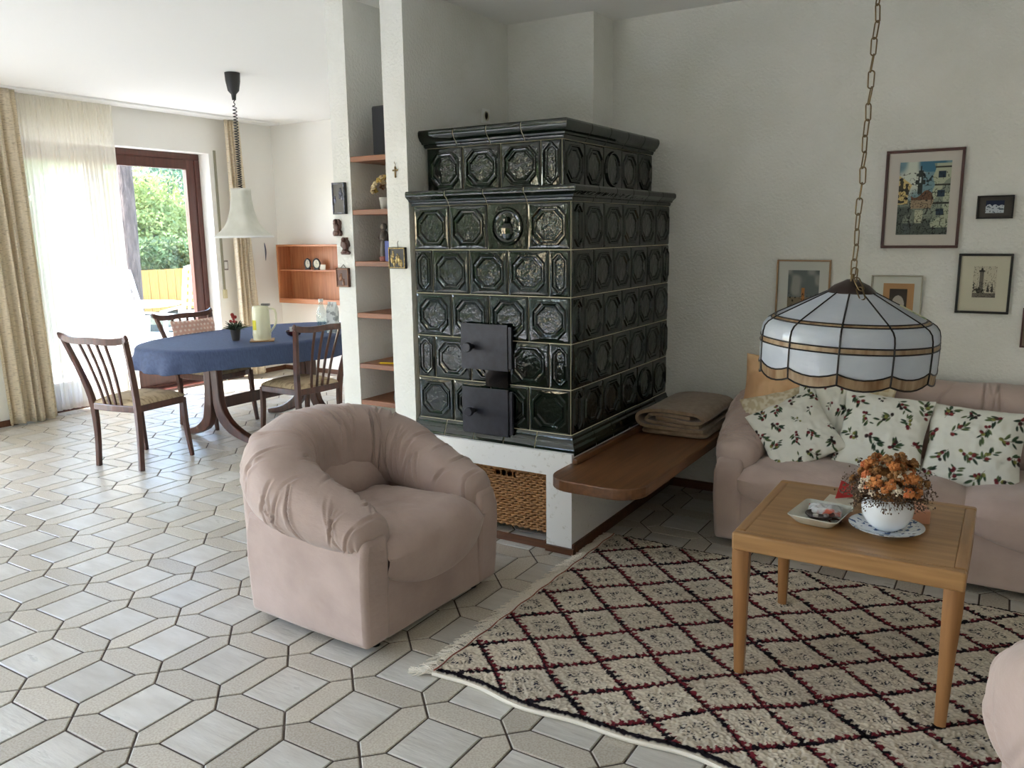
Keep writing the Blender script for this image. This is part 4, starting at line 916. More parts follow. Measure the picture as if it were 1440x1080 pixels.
MB().lathe([(.028, 0), (.03, .02), (.024, .025)], 16).build('base', mat('red brown base', lin((132, 72, 58)), .5), st_)
MB().lathe([(.024, .025), (.028, .05), (.022, .09), (.025, .125), (.018, .15), (.009, .158)], 16).ball((0, 0, .172), .014, 10, 7).ball((-.018, -.012, .12), .011, 8, 5).tube([(.02, 0, .135), (.012, -.02, .11), (-.012, -.02, .108)], .007, 6).build('figure', m_stat, st_, smooth=True)
MB().lathe([(.016, .166), (.018, .178), (.012, .192), (.001, .196)], 12).build('crown', m_stat, st_, smooth=True)
o = MB().box((-.018, -.06, 0), (.018, .06, .105)).build('blue_book', mat('blue cover', lin((58, 72, 140)), .5), None, bevel=.002, loc=(-.945, 1.46, 1.357)); tag(o, 'upright blue book beside the madonna statuette', 'book')
o = MB().lathe([(.02, 0), (.022, .03), (.018, .055), (.008, .06)], 14).build('small_vase', mat('dark violet glass', lin((88, 44, 72)), .2), None, smooth=True, loc=(-.945, 1.46, 1.462)); o.scale = (.75, .75, .8); tag(o, 'dark violet cup standing on the blue book', 'cup')
pe = thing('pencil', 'yellow pencil lying on the niche shelf', 'pencil', (-1.0, 1.44, .8165), .35)
MB().tube([(-.05, 0, 0), (.06, 0, 0)], .0045, 6).build('shaft', mat('yellow lacquer', lin((222, 190, 40)), .4), pe); MB().tube([(-.05, 0, 0), (-.062, 0, 0)], [.0045, .001], 6).build('tip', m_table, pe)
o = MB().lathe([(.02, 0), (.024, .02), (.018, .05), (.01, .06), (.012, .07), (.001, .075)], 14).build('dark_figurine', m_blackpl, None, smooth=True, loc=(-.955, 1.45, .612)); tag(o, 'small black figurine on the lowest niche shelf', 'figurine')
# hung on the pillar fronts
YP = 1.385
def plaque(name, label, cat, x0, x1, z0, z1, th, m, rel=None, mrel=None):
    t = thing(name, label, cat, ((x0 + x1) / 2, YP, (z0 + z1) / 2)); hw2, hh = (x1 - x0) / 2, (z1 - z0) / 2
    MB().box((-hw2, -th, -hh), (hw2, -.0005, hh)).build('board', m, t, bevel=.003)
    if rel: rel(t, hw2, hh, th, mrel)
    return t
def rel_fig(n):
    def f(t, w, h, th, m):
        b = MB(); R = random.Random(n)
        for k in range(n):
            x, z = R.uniform(-.62, .62) * w, R.uniform(-.55, .5) * h; b.ball((x, -th, z + .012), .006, 6, 4, (1, .5, 1)); b.ball((x, -th, z - .006), .010, 6, 4, (.9, .4, 1.5))
        s = .004; b.box((-w + .004, -th - s, -h + .004), (w - .004, -th + .001, -h + .008)).box((-w + .004, -th - s, h - .008), (w - .004, -th + .001, h - .004)).box((-w + .004, -th - s, -h), (-w + .008, -th + .001, h)).box((w - .008, -th - s, -h), (w - .004, -th + .001, h))
        b.build('relief', m, t, smooth=True, angle=60)
    return f
m_icon = mat('black lacquer', lin((34, 32, 36)), .3); m_gold = mat('gold relief', lin((176, 152, 96)), .35, lin((96, 80, 52)), scale=60, metal=.6); m_silv = mat('blue silver relief', lin((110, 114, 134)), .35, lin((48, 46, 52)), scale=70, metal=.5); m_carv = wood('carved brown wood', (98, 58, 44), (66, 38, 30), .5, 2)
plaque('icon_plaque', 'tall black lacquer icon with silver relief high on the pillar', 'icon', -1.287 + .005, -1.19, 1.602, 1.764, .016, m_icon, rel_fig(5), m_silv)
def carving(label, x, z, h, seed):
    t = thing('carved_figure', label, 'carving', (x, YP, z)); w = .026; R = random.Random(seed)
    L = []
    for k in range(9):
        q = k / 8; ww = w * (.9 + .35 * R.uniform(-1, 1) * (k not in (0,))) * (1 - .35 * max(0, q - .7) / .3); L.append([(-ww, -.016, h * q), (ww * .95, -.016, h * q), (ww, -.0005, h * q), (-ww * 1.05, -.0005, h * q)])
    MB().loops(L).build('body', m_carv, t, bevel=.002); MB().ball((-.004, -.016, h * .86), .014, 8, 6).ball((.004, -.018, h * .5), .018, 8, 6, (1, .5, 1.3)).ball((.0, -.018, h * .2), .016, 8, 6, (1.2, .5, .8)).build('relief', m_carv, t, smooth=True)
carving('brown carved wooden figure just below the black icon', -1.262, 1.489, .088, 1); carving('brown carved wooden figure just above the small framed relief', -1.212, 1.392, .09, 2)
t = plaque('framed_relief', 'small brown framed wooden relief hanging lowest on the pillar', 'relief', -1.285, -1.193, 1.221, 1.322, .014, m_carv, rel_fig(3), mat('bronze relief', lin((128, 86, 58)), .4, metal=.3))
MB().tube([(-.018, -.003, .05), (0, -.003, .068), (.018, -.003, .05)], .0015, 4).build('hanger', m_lead, t)
t = plaque('gold_icon', 'small square gilded icon of three figures on the right pillar', 'icon', -.917, -.806, 1.322, 1.43, .014, m_icon, rel_fig(9), m_gold)
MB().tube([(0, -.003, .053), (.0, -.006, .075), (.006, -.006, .085)], .0014, 4).build('hook', m_lead, t)
t = thing('wall_cross', 'small bronze crucifix hanging on the right pillar', 'crucifix', (-.860, YP, 1.80))
MB().box((-.004, -.006, -.028), (.004, -.001, .026)).box((-.017, -.006, .004), (.017, -.001, .012)).build('cross', m_brass, t, bevel=.001); MB().tube([(0, -.004, .026), (.004, -.004, .036), (-.003, -.004, .042), (-.004, -.004, .05)], .0012, 4).build('hanger', m_brass, t)
def socket(name, label, loc, rot):
    t = thing(name, label, 'socket', loc); t.rotation_euler = rot
    MB().box((-.04, -.009, -.04), (.04, -.0005, .04)).build('plate', m_white, t, bevel=.004); L = MB().lathe([(.027, 0), (.026, .006), (.019, .006), (.018, .0), (.001, .0)], 24); L.v = [(x, -.0095 - z_ * .3, y) for x, y, z_ in L.v]; L.build('cup', mat('ivory plastic', lin((214, 208, 190)), .4), t, smooth=True)
socket('wall_socket', 'white wall socket above the stove', (-.785, 2.095, 2.137), (0, 0, PI / 2))

# ================================================================== DINING CHAIRS
m_tapes = mat('beige tapestry seat', lin((188, 168, 138)), .9, lin((140, 120, 96)), scale=16, stretch=(1, 3, 1), lo=.5, hi=.66, bump=.2, bscale=200, bdist=.003)
def dining_chair(label, loc, rz):
    t = thing('dining_chair', label, 'chair', loc, rz, 'dark walnut dining chairs around the oval table')
    def post(s): return catmull([(s * .190, -.185, 0), (s * .188, -.172, .22), (s * .195, -.178, .43), (s * .222, -.215, .62), (s * .268, -.285, .865)], 12)
    for s in (-1, 1):
        MB().bar(post(s), [.034, .034, .034, .035, .036, .036, .036, .036, .036, .034, .034, .034], [.026, .026, .028, .03, .034, .036, .034, .032, .03, .028, .026, .024], (s * .15, 1, 0)).build('leg', m_walnut, t, bevel=.004)
        MB().bar(catmull([(s * .212, .235, 0), (s * .205, .212, .2), (s * .203, .20, .42)], 6), [.024, .028, .03, .032, .034, .036], [.024, .026, .028, .03, .03, .03], (1, 0, 0)).build('leg', m_walnut, t, bevel=.004)
    # bowed seat frame
    fp = [(-.195, -.19), (0, -.20), (.195, -.19), (.21, 0), (.22, .20), (.12, .232), (0, .242), (-.12, .232), (-.22, .20), (-.21, 0)]
    MB().prism(fp, .385, .43).build('seat_frame', m_walnut, t, bevel=.005)
    n = 26; U, Vv = np.meshgrid(np.linspace(-1, 1, n), np.linspace(-1, 1, n), indexing='ij'); r_ = np.clip((1 - np.abs(U) ** 3.5) * (1 - np.abs(Vv) ** 3.5), 0, 1)
    V = np.stack([U * (.205 + .008 * Vv), .02 + Vv * .205 + .02 * (1 - U ** 2) * (Vv > 0) * Vv, .43 + .045 * r_ ** .5], -1); meshobj('seat', npmesh('seat', V, gridfaces(n, n)), m_tapes, t)
    tr = [(-.292, -.305, .905), (-.262, -.287, .872), (-.15, -.305, .858), (0, -.315, .862), (.15, -.305, .858), (.262, -.287, .872), (.292, -.305, .905)]
    MB().bar(catmull(tr, 22), [.012] + [.022] * 20 + [.012], [.008, .02, .035] + [.042] * 16 + [.035, .02, .008], (0, 1, 0)).build('top_rail', m_walnut, t, smooth=True, bevel=.004)
    for k in range(4):
        xb, xt = (-.075, -.028, .02, .07)[k], (-.115, -.04, .035, .11)[k]
        MB().bar(catmull([(xb, -.185, .42), (xb + (xt - xb) * .33, -.212, .56), (xb + (xt - xb) * .66, -.25, .70), (xt, -.302, .85)], 9), .016, .014, (1, 0, 0)).build('slat', m_walnut, t, bevel=.003)
    return t
dining_chair('dark walnut dining chair at the head of the table, beside the sheer curtain', (-3.135, 1.36, 0), math.radians(8.7))
dining_chair('dark walnut dining chair by the patio door with a dotted pink cushion on it', (-3.66, 2.40, 0), -PI / 2 + .06)
dining_chair('dark walnut dining chair between the oval table and the white pillar', (-2.565, 2.315, 0), PI / 2 - .08)
def dots(u, v):
    a = L3(214, 172, 156); gx_ = np.mod(u * 11 + (np.floor(v * 11) % 2) * .5, 1) - .5; gy_ = np.mod(v * 11, 1) - .5
    return np.where((gx_ ** 2 + gy_ ** 2 < .07)[..., None], L3(236, 216, 204), a)
o = pillow('cushion', 'dusky pink cushion with pale dots leaning on the dining chair back', .40, .38, .09, (-3.80, 2.37, .655), (-.16, 0, PI / 2), dots, m_print, n=110)

# ================================================================== DINING TABLE
DX, DY, DA, DB, DZ = -3.13, 2.45, .585, .965, .74
dt = thing('dining_table', 'oval walnut dining table on two splayed pedestals under a blue cloth', 'table', (DX, DY, 0))
def oval(a, b, n=64, p=2.3): return [(a * math.copysign(abs(math.cos(2 * PI * k / n)) ** (2 / p), math.cos(2 * PI * k / n)), b * math.copysign(abs(math.sin(2 * PI * k / n)) ** (2 / p), math.sin(2 * PI * k / n))) for k in range(n)]
MB().prism(oval(DA - .012, DB - .012), DZ - .03, DZ - .003).build('table_top', m_walnut, dt, bevel=.004)
MB().box((-.30, -.6, DZ - .09), (.30, -.56, DZ - .03)).box((-.30, .56, DZ - .09), (.30, .6, DZ - .03)).box((-.30, -.56, DZ - .09), (-.27, .56, DZ - .03)).box((.27, -.56, DZ - .09), (.30, .56, DZ - .03)).build('apron', m_walnut, dt)
for s in (-1, 1):
    y = s * .47
    for sx in (-1, 1):
        MB().bar(catmull([(sx * .035, y, DZ - .035), (sx * .04, y, .45), (sx * .055, y, .26), (sx * .12, y + s * -.02, .13), (sx * .27, y - s * .04, .05), (sx * .42, y - s * .06, .022)], 18), .055, [.075] * 6 + [.08, .085, .09, .09, .085, .08, .07, .06, .055, .05, .045, .04], (0, 1, 0)).build('pedestal_leg', m_walnut, dt, bevel=.008, smooth=True)
    MB().box((-.28, y - .03, DZ - .06), (.28, y + .03, DZ - .03)).build('pedestal_head', m_walnut, dt, bevel=.004)
MB().box((-.018, -.44, .24), (.018, .44, .32)).build('stretcher', m_walnut, dt, bevel=.004)
m_blue = mat('blue linen cloth', lin((66, 82, 116)), .7, lin((52, 66, 98)), scale=30, stretch=(1, 5, 1), lo=.35, hi=.7, bump=.25, bscale=160, bdist=.003)
n, nr_ = 180, 30; th = np.linspace(0, 2 * PI, n, endpoint=False)
ox = np.sign(np.cos(th)) * np.abs(np.cos(th)) ** (2 / 2.3) * DA; oy = np.sign(np.sin(th)) * np.abs(np.sin(th)) ** (2 / 2.3) * DB
V = np.zeros((n, nr_, 3))
for k in range(nr_):
    if k < 12: f_ = k / 11; V[:, k, 0], V[:, k, 1], V[:, k, 2] = ox * f_ * .995, oy * f_ * .995, DZ + .0015
    else:
        q = (k - 11) / (nr_ - 12); out = 1 + .004 + .05 * q * (.5 + .6 * np.sin(th * 9 + .6) * .6 + .35 * np.sin(th * 23)) * q + .02 * q
        V[:, k, 0], V[:, k, 1] = ox * out, oy * out; V[:, k, 2] = DZ - .004 - (.135 + .012 * np.sin(th * 4 + 1)) * q
cl = meshobj('tablecloth', npmesh('tablecloth', V, gridfaces(n, nr_, True)), m_blue); cl.location = (DX, DY, 0); tag(cl, 'dark blue linen cloth draped over the oval dining table', 'tablecloth')
sm = cl.modifiers.new('thick', 'SOLIDIFY'); sm.thickness = .0015; sm.offset = 1
# things on the dining table
ZT = DZ + .0035
t = thing('plant_pot', 'small pot of fir sprigs and red blossom on the blue cloth', 'plant', (-3.02, 2.12, ZT)); R = random.Random(2)
MB().lathe([(.026, 0), (.028, .006), (.037, .075), (.04, .08), (.034, .078), (.001, .07)], 20).build('pot', mat('bronze pot', lin((86, 82, 78)), .35, metal=.4), t, smooth=True, angle=50)
b = MB()
for k in range(90):
    a = R.uniform(0, 2 * PI); e = R.uniform(.3, 1.45); d = Vector((math.sin(e) * math.cos(a), math.sin(e) * math.sin(a), math.cos(e))); L = R.uniform(.07, .11); p0 = Vector((0, 0, .075)); p1 = p0 + Vector((d.x * L * 1.15, d.y * L * 1.15, d.z * L * .75)); b.tube([p0, (p0 + p1) / 2 + Vector((0, 0, .006)), p1], [.002, .0045, .0015], 4)
o = b.build('fir_sprigs', mat('fir green', lin((58, 72, 54)), .8, lin((150, 156, 140)), scale=70, lo=.6, hi=.7), t); o['kind'] = 'stuff'
b = MB()
for k in range(9): b.ball((R.gauss(0, .014), R.gauss(0, .014), R.uniform(.13, .19)), R.uniform(.009, .015), 6, 4)
b.tube([(0, 0, .07), (0, 0, .14)], .003, 5).build('red_blossom', mat('red blossom', lin((150, 48, 46)), .7), t, smooth=True)
t = thing('thermos_jug', 'cream thermos jug with yellow label standing on the wooden trivet', 'jug', (-2.83, 2.20, ZT + .0085), .5); m_crm = mat('cream enamel', lin((222, 220, 190)), .3)
MB().lathe([(.062, 0), (.064, .03), (.066, .035), (.064, .06), (.062, .16), (.058, .235), (.054, .24), (.05, .246), (.001, .25)], 32).build('body', m_crm, t, smooth=True, angle=40)
MB().bar(catmull([(.055, 0, .225), (.105, 0, .215), (.108, 0, .12), (.06, 0, .05)], 10), .02, .012, (0, 1, 0)).build('handle', m_crm, t, bevel=.003); MB().box((.01, -.015, .246), (.07, .015, .262)).build('thumb_lever', mat('grey plastic', lin((92, 88, 82)), .4), t, bevel=.003)
b = MB(); 
for q0, q1, z0_, z1_ in ((PI * 1.22, PI * 1.42, .075, .145),): b.loops([[(.0648 * math.cos(q0 + (q1 - q0) * k / 8), .0648 * math.sin(q0 + (q1 - q0) * k / 8), z_) for k in range(9)] for z_ in (z0_, z1_)], False, False, False)
b.build('label', mat('yellow label', lin((206, 196, 40)), .5), t, smooth=True)
o = MB().box((-.085, -.085, 0), (.085, .085, .008)).build('trivet', m_table, None, bevel=.002, loc=(-2.83, 2.20, ZT)); o.rotation_euler = (0, 0, .8); tag(o, 'square wooden trivet under the thermos jug', 'trivet')
t = thing('candle_bowl', 'dark red bowl with a glass in it behind the thermos jug', 'bowl', (-2.82, 2.50, ZT))
MB().lathe([(.03, 0), (.05, .012), (.062, .04), (.058, .042), (.046, .016), (.001, .01)], 24).build('bowl', mat('dark red glass', lin((72, 26, 32)), .12, coat=.4), t, smooth=True, angle=60); MB().lathe([(.03, .012), (.032, .07), (.001, .072)], 18).build('candle_glass', mat('clear grey glass', lin((196, 196, 192)), .15), t, smooth=True, angle=50)
t = thing('water_bottle', 'clear glass bottle standing beside the printed carton', 'bottle', (-2.80, 2.78, ZT)); m_gl = pane_mat('bottle glass', (.86, .92, .92, 1), .14)
MB().lathe([(.036, 0), (.04, .01), (.038, .08), (.04, .13), (.034, .17), (.019, .21), (.017, .245)], 24).build('glass', m_gl, t, smooth=True); MB().lathe([(.019, .24), (.019, .262), (.001, .263)], 16).build('cap', mat('steel cap', lin((190, 190, 190)), .3, metal=.7), t, smooth=True, angle=40)
MB().lathe([(.033, .006), (.034, .02), (.033, .085), (.001, .086)], 20).build('water', pane_mat('water', (.8, .9, .92, 1), .1), t, smooth=True)
t = thing('milk_carton', 'grey and white printed carton on the blue cloth', 'carton', (-2.70, 2.80, ZT), .3); m_cart = mat('printed carton', lin((216, 220, 220)), .5, lin((150, 154, 156)), scale=22, lo=.5, hi=.56)
MB().box((-.036, -.036, 0), (.036, .036, .185)).add([(-.036, -.036, .185), (.036, -.036, .185), (.036, .036, .185), (-.036, .036, .185), (-.036, 0, .225), (.036, 0, .225)], [(0, 1, 5, 4), (2, 3, 4, 5), (1, 2, 5), (3, 0, 4)]).box((-.036, -.002, .222), (.036, .002, .24)).build('box', m_cart, t); MB().lathe([(.01, 0), (.01, .014), (.001, .015)], 12, (0, -.018, .2)).build('screw_cap', m_white, t)

# ================================================================== DINING PENDANT
PXY = (-3.165, 2.385); pl = thing('pendant_lamp', 'white flared paper pendant on a black coiled cord over the dining table', 'lamp', (PXY[0], PXY[1], 1.48))
MB().lathe([(.055, HC - 1.48), (.052, HC - 1.48 - .06), (.04, HC - 1.48 - .125), (.018, HC - 1.48 - .15), (.014, HC - 1.48 - .19), (.001, HC - 1.48 - .19)], 28).build('ceiling_cup', m_blackpl, pl, smooth=True, angle=40)
zt, zb = HC - 1.48 - .18, .36
P = []
for k in range(34 * 12): 
    a = 2 * PI * k / 12; q = k / (34 * 12); rr_ = .014 if q > .04 else .004; z_ = zt + (zb - zt) * (q ** .82); P.append((rr_ * math.cos(a), rr_ * math.sin(a), z_))
MB().tube(P, .0036, 5).build('coiled_cord', m_blackpl, pl, smooth=True)
m_shade = mat('white parchment', lin((236, 236, 230)), .7, lin((222, 222, 214)), scale=12, bump=.2, bscale=40, bdist=.004)
ntp = m_shade.node_tree; tb = ntp.nodes.new('ShaderNodeBsdfTranslucent'); tb.inputs[0].default_value = lin((240, 238, 226)); mx = ntp.nodes.new('ShaderNodeMixShader'); mx.inputs[0].default_value = .35
ntp.links.new(ntp.nodes['Principled BSDF'].outputs[0], mx.inputs[1]); ntp.links.new(tb.outputs[0], mx.inputs[2]); ntp.links.new(mx.outputs[0], ntp.nodes['Material Output'].inputs[0])
prof = catmull([(.060, .365), (.063, .28), (.076, .19), (.105, .10), (.145, .045), (.185, .015)], 20)
def sqring(r, z, a0=0.35, n=10):
    out = []
    for k in range(4 * n):
        a = 2 * PI * k / (4 * n) + a0; c_, s_ = math.cos(a - a0), math.sin(a - a0); q = (abs(c_) ** 4.5 + abs(s_) ** 4.5) ** (-1 / 4.5); bow = 1 - .05 * (1 - abs(abs(c_) - abs(s_))) * 0
        out.append((r * q * math.cos(a) * bow, r * q * math.sin(a) * bow, z))
    return out
sh = MB().loops([sqring(r_, z_) for r_, z_ in prof], True, False, False).build('shade', m_shade, pl, smooth=True); sm = sh.modifiers.new('thick', 'SOLIDIFY'); sm.thickness = .003
MB().loops([sqring(.186, .018), sqring(.190, .010), sqring(.185, .002), sqring(.178, .010)] + [sqring(.186, .018)], True, False, False).build('rim', m_white, pl, smooth=True)
MB().lathe([(.001, .11), (.025, .12), (.032, .15), (.02, .2), (.016, .27), (.016, .33)], 16).build('bulb', m_porc, pl, smooth=True)

# ================================================================== CURTAINS
def drape(name, label, x, y0t, y1t, y0b, y1b, zt, zb, amp, nf, m, th=.004, n=180, seed=0, cat='curtain', bx_=0):
    nz = 40; U, Q = np.meshgrid(np.linspace(0, 1, n), np.linspace(0, 1, nz), indexing='ij')
    w = U * nf * 2 * PI + .7 * np.sin(U * 9 + seed); f_ = np.sin(w) + .35 * np.sin(2.3 * w + seed)
    Y = (y0t + (y1t - y0t) * U) * (1 - Q) + (y0b + (y1b - y0b) * U) * Q + .012 * np.sin(w * .5 + Q * 2) * Q
    X = x + amp * f_ * (.45 + .55 * np.minimum(1, Q * 3)) + bx_ * Q
    Z = zt + (zb - zt) * Q + .006 * np.sin(U * 7) * Q
    o = meshobj(name, npmesh(name, np.stack([X, Y, Z], -1), gridfaces(n, nz)), m); s_ = o.modifiers.new('thick', 'SOLIDIFY'); s_.thickness = th
    return tag(o, label, cat)
def translucent(m, c, f):
    nt = m.node_tree; t_ = nt.nodes.new('ShaderNodeBsdfTranslucent'); t_.inputs[0].default_value = c; mx = nt.nodes.new('ShaderNodeMixShader'); mx.inputs[0].default_value = f
    nt.links.new(nt.nodes['Principled BSDF'].outputs[0], mx.inputs[1]); nt.links.new(t_.outputs[0], mx.inputs[2]); nt.links.new(mx.outputs[0], nt.nodes['Material Output'].inputs[0]); return m
m_drape = translucent(mat('slub curtain fabric', lin((230, 218, 196)), .9, lin((128, 110, 86)), scale=13, stretch=(2.2, 2.2, 26), detail=4, lo=.54, hi=.68, bump=.2, bscale=120, bdist=.003), lin((236, 226, 196)), .30)
m_sheer = mat('sheer voile', lin((244, 240, 228)), .9); nt = m_sheer.node_tree; N = nt.nodes
tr_ = N.new('ShaderNodeBsdfTransparent'); tl_ = N.new('ShaderNodeBsdfTranslucent'); tl_.inputs[0].default_value = lin((250, 247, 238)); m1 = N.new('ShaderNodeMixShader'); m1.inputs[0].default_value = .6; m2_ = N.new('ShaderNodeMixShader'); m2_.inputs[0].default_value = .30
nt.links.new(N['Principled BSDF'].outputs[0], m1.inputs[1]); nt.links.new(tl_.outputs[0], m1.inputs[2]); nt.links.new(m1.outputs[0], m2_.inputs[1]); nt.links.new(tr_.outputs[0], m2_.inputs[2]); nt.links.new(m2_.outputs[0], N['Material Output'].inputs[0])
drape('drape', 'heavy beige slub drape hanging beside the sheer curtain', -4.99, 1.36, 1.80, 1.44, 1.86, 2.645, .015, .035, 5, m_drape, seed=1)
drape('sheer_curtain', 'white translucent sheer curtain covering half the patio door', -5.10, 1.78, 2.685, 1.80, 2.70, 2.645, .03, .014, 22, m_sheer, th=.0, n=420, seed=2)
drape('drape', 'narrow beige slub drape hanging in the corner beyond the patio door', -5.07, 3.87, 4.06, 3.88, 4.19, 2.645, .03, .028, 4, m_drape, seed=3)
o = MB().box((-5.14, 1.2, HC - .018), (-4.95, 4.5, HC - .0005)).build('curtain_rail', m_white, None, bevel=.003); tag(o, 'white ceiling rail from which the curtains hang', 'curtain rail')
t = thing('shutter_strap', 'roller shutter strap in its narrow guide beside the patio door', 'strap', (XW, 3.826, .93)); MB().box((.0005, -.012, 0), (.012, .012, 1.42)).build('strap', mat('grey webbing', lin((150, 146, 128)), .8), t); MB().box((.0005, -.022, -.07), (.02, .022, .02)).build('winder_plate', mat('ivory plastic plate', lin((206, 196, 160)), .5), t, bevel=.003)
t = thing('light_switch', 'grey light switch on the wall beside the corner drape', 'switch', (XW, 3.862, 1.20)); MB().box((.0005, -.03, -.05), (.01, .03, .05)).build('plate', mat('grey plate', lin((140, 134, 128)), .5), t, bevel=.003); MB().box((.01, -.018, -.035), (.016, .018, .035)).build('rocker', m_white, t, bevel=.002)
t = thing('wall_ornament', 'slim dark blue curved ornament hanging on the wall beside the corner drape', 'ornament', (XW, 4.40, 1.33)); L = catmull([(.006, 0, .09), (.006, .012, .0), (.006, .004, -.1)], 10); MB().bar(L, [.004, .01, .014, .016, .018, .018, .016, .012, .008, .003], .003, (0, 1, 0)).build('blade', mat('dark blue feather', lin((74, 82, 104)), .7), t)

# ================================================================== WALL SHELF WITH CLOCKS
wx0, wx1, wz0, wz1 = -5.03, -4.10, .775, 1.40; ws = thing('wall_shelf', 'open cherry wood wall shelf in the dining corner', 'shelf', ((wx0 + wx1) / 2, YN, wz0)); hw3 = (wx1 - wx0) / 2; hh3 = wz1 - wz0; D3 = .19
MB().box((-hw3 + .02, -.012, .02), (hw3 - .02, -.001, hh3 - .02)).build('back_board', m_cherry, ws)
for s in (-1, 1): MB().box((s * hw3 - (.02 if s > 0 else 0), -D3, 0), (s * hw3 + (.02 if s < 0 else 0), -.001, hh3)).build('side_board', m_cherry, ws, bevel=.002)
m_ch2 = wood('cherry board', (190, 128, 86), (162, 100, 66), .4, 0)
for z_, nm in ((.0, 'bottom_board'), (hh3 - .02, 'top_board'), (.345, 'shelf_board')): MB().box((-hw3 + .02, -D3 + (.02 if nm == 'shelf_board' else 0), z_), (hw3 - .02, -.012, z_ + (.02 if nm != 'shelf_board' else .014))).build(nm, m_ch2, ws, bevel=.002)
MB().box((-hw3 + .02, -D3, .02), (hw3 - .02, -D3 + .012, .05)).build('front_lip', m_ch2, ws)
for x_, lab in ((-4.66, 'black oval table clock on the wall shelf, next to the bare side'), (-4.53, 'round black table clock on the wall shelf beside the white card')):
    t = thing('table_clock', lab, 'clock', (x_, YN - .10, wz0 + .3595), .15); w_ = .036 if x_ < -4.6 else .044
    P = [(w_ * math.cos(2 * PI * k / 28), 0, .062 + .05 * math.sin(2 * PI * k / 28)) for k in range(28)]; MB().tube(P, .009, 6, closed=True).build('ring', m_blackpl, t, smooth=True)
    L = MB().lathe([(1, 0), (1, .006), (.001, .006)], 24); L.v = [(x * w_, -z2 + .004, y * .05 + .062) for x, y, z2 in L.v]; L.build('dial', mat('cream dial', lin((206, 200, 176)), .5), t)
    MB().box((-.03, -.014, 0), (.03, .014, .012)).build('foot', m_blackpl, t, bevel=.003); MB().box((-.001, -.0045, .062), (.001, -.0025, .095)).box((0, -.0045, .061), (.022, -.0025, .063)).build('hands', m_blackpl, t)
o = MB().box((-.032, -.001, 0), (.032, .001, .055)).build('place_card', m_paper, None, loc=(-4.425, YN - .12, wz0 + .3595)); o.rotation_euler = (-.2, 0, .2); tag(o, 'white card leaning beside the round clock', 'card')
# ================================================================== GARDEN
m_pave = mat('pale terrace paving', lin((222, 221, 218)), .9, lin((204, 203, 200)), scale=4, space='World'); m_lawn = mat('lawn', lin((64, 72, 54)), .95, lin((46, 54, 40)), scale=8, space='World')
struct(MB().box((-8.2, -5.4, -.14), (XW - T, 9, -.03)).box((XW - T, -5.4, -.14), (XE + 1, YS - T, -.03)).build('terrace_paving', m_pave), 'sunlit pale terrace paving outside')
struct(MB().box((-40, -40, -.2), (-8.2, 40, -.06)).box((-8.2, -40, -.2), (30, -5.4, -.06)).build('lawn', m_lawn), 'green lawn of the garden')
struct(MB().box((XW - T - .6, -4.4, HC + .0), (XW - T, 5.2, HC + .12)).build('added_overhang', m_white), 'unseen white overhang slab added above the terrace to block sun')  # unseen slab, added to keep sun patches off the dining floor
m_fence = wood('honey timber fence', (226, 168, 84), (196, 136, 62), .7, 2)
fence = thing('garden_fence', 'low honey coloured board fence at the garden end', 'fence', (-13.2, 8.6, -.06)); fb = MB().box((-.02, -.095, .05), (.02, .095, .90)).mesh('fence_board'); fb.materials.append(m_fence)
for k in range(42):
    o = bpy.data.objects.new('fence_board', fb); C.objects.link(o); o.parent = fence; o.location = (0, -4.0 + k * .2, 0)
for z_ in (.15, .80): MB().box((-.05, -4.1, z_ - .05), (-.02, 4.4, z_ + .05)).build('rail', m_fence, fence)
LEAF = {}
def leafcloud(n, rx, ry, rz, size, seed):
    R = np.random.default_rng(seed); d = R.normal(size=(n, 3)); d /= np.linalg.norm(d, axis=1)[:, None]; r_ = R.uniform(.35, 1, n) ** .5
    lump = 1 + .25 * np.sin(d[:, 0] * 7 + seed) * np.cos(d[:, 1] * 6) * np.sin(d[:, 2] * 5 + 1); c = d * (r_ * lump)[:, None] * [rx, ry, rz]
    a = R.normal(size=(n, 3)); a /= np.linalg.norm(a, axis=1)[:, None]; b_ = np.cross(a, R.normal(size=(n, 3))); b_ /= np.linalg.norm(b_, axis=1)[:, None]; s = R.uniform(.6, 1.3, n)[:, None] * size
    V = np.stack([c - a * s, c + b_ * s * .45, c + a * s, c - b_ * s * .45], 1).reshape(-1, 3); return npmesh('foliage', V, np.arange(4 * n).reshape(n, 4))
def leafmat(nm, c1, c2): return translucent(mat(nm, lin(c1), .6, lin(c2), scale=2.6, lo=.4, hi=.6, space='World'), lin(c1), .35)
m_lf = [leafmat('mid green leaves', (132, 156, 104), (66, 88, 56)), leafmat('blue green leaves', (120, 152, 124), (58, 88, 74)), leafmat('yellow green leaves', (182, 192, 124), (114, 134, 76))]
m_bark = mat('grey pine bark', lin((112, 98, 90)), .95, lin((70, 60, 56)), scale=6, stretch=(3, 3, .6), bump=.8, bscale=12, bdist=.05)
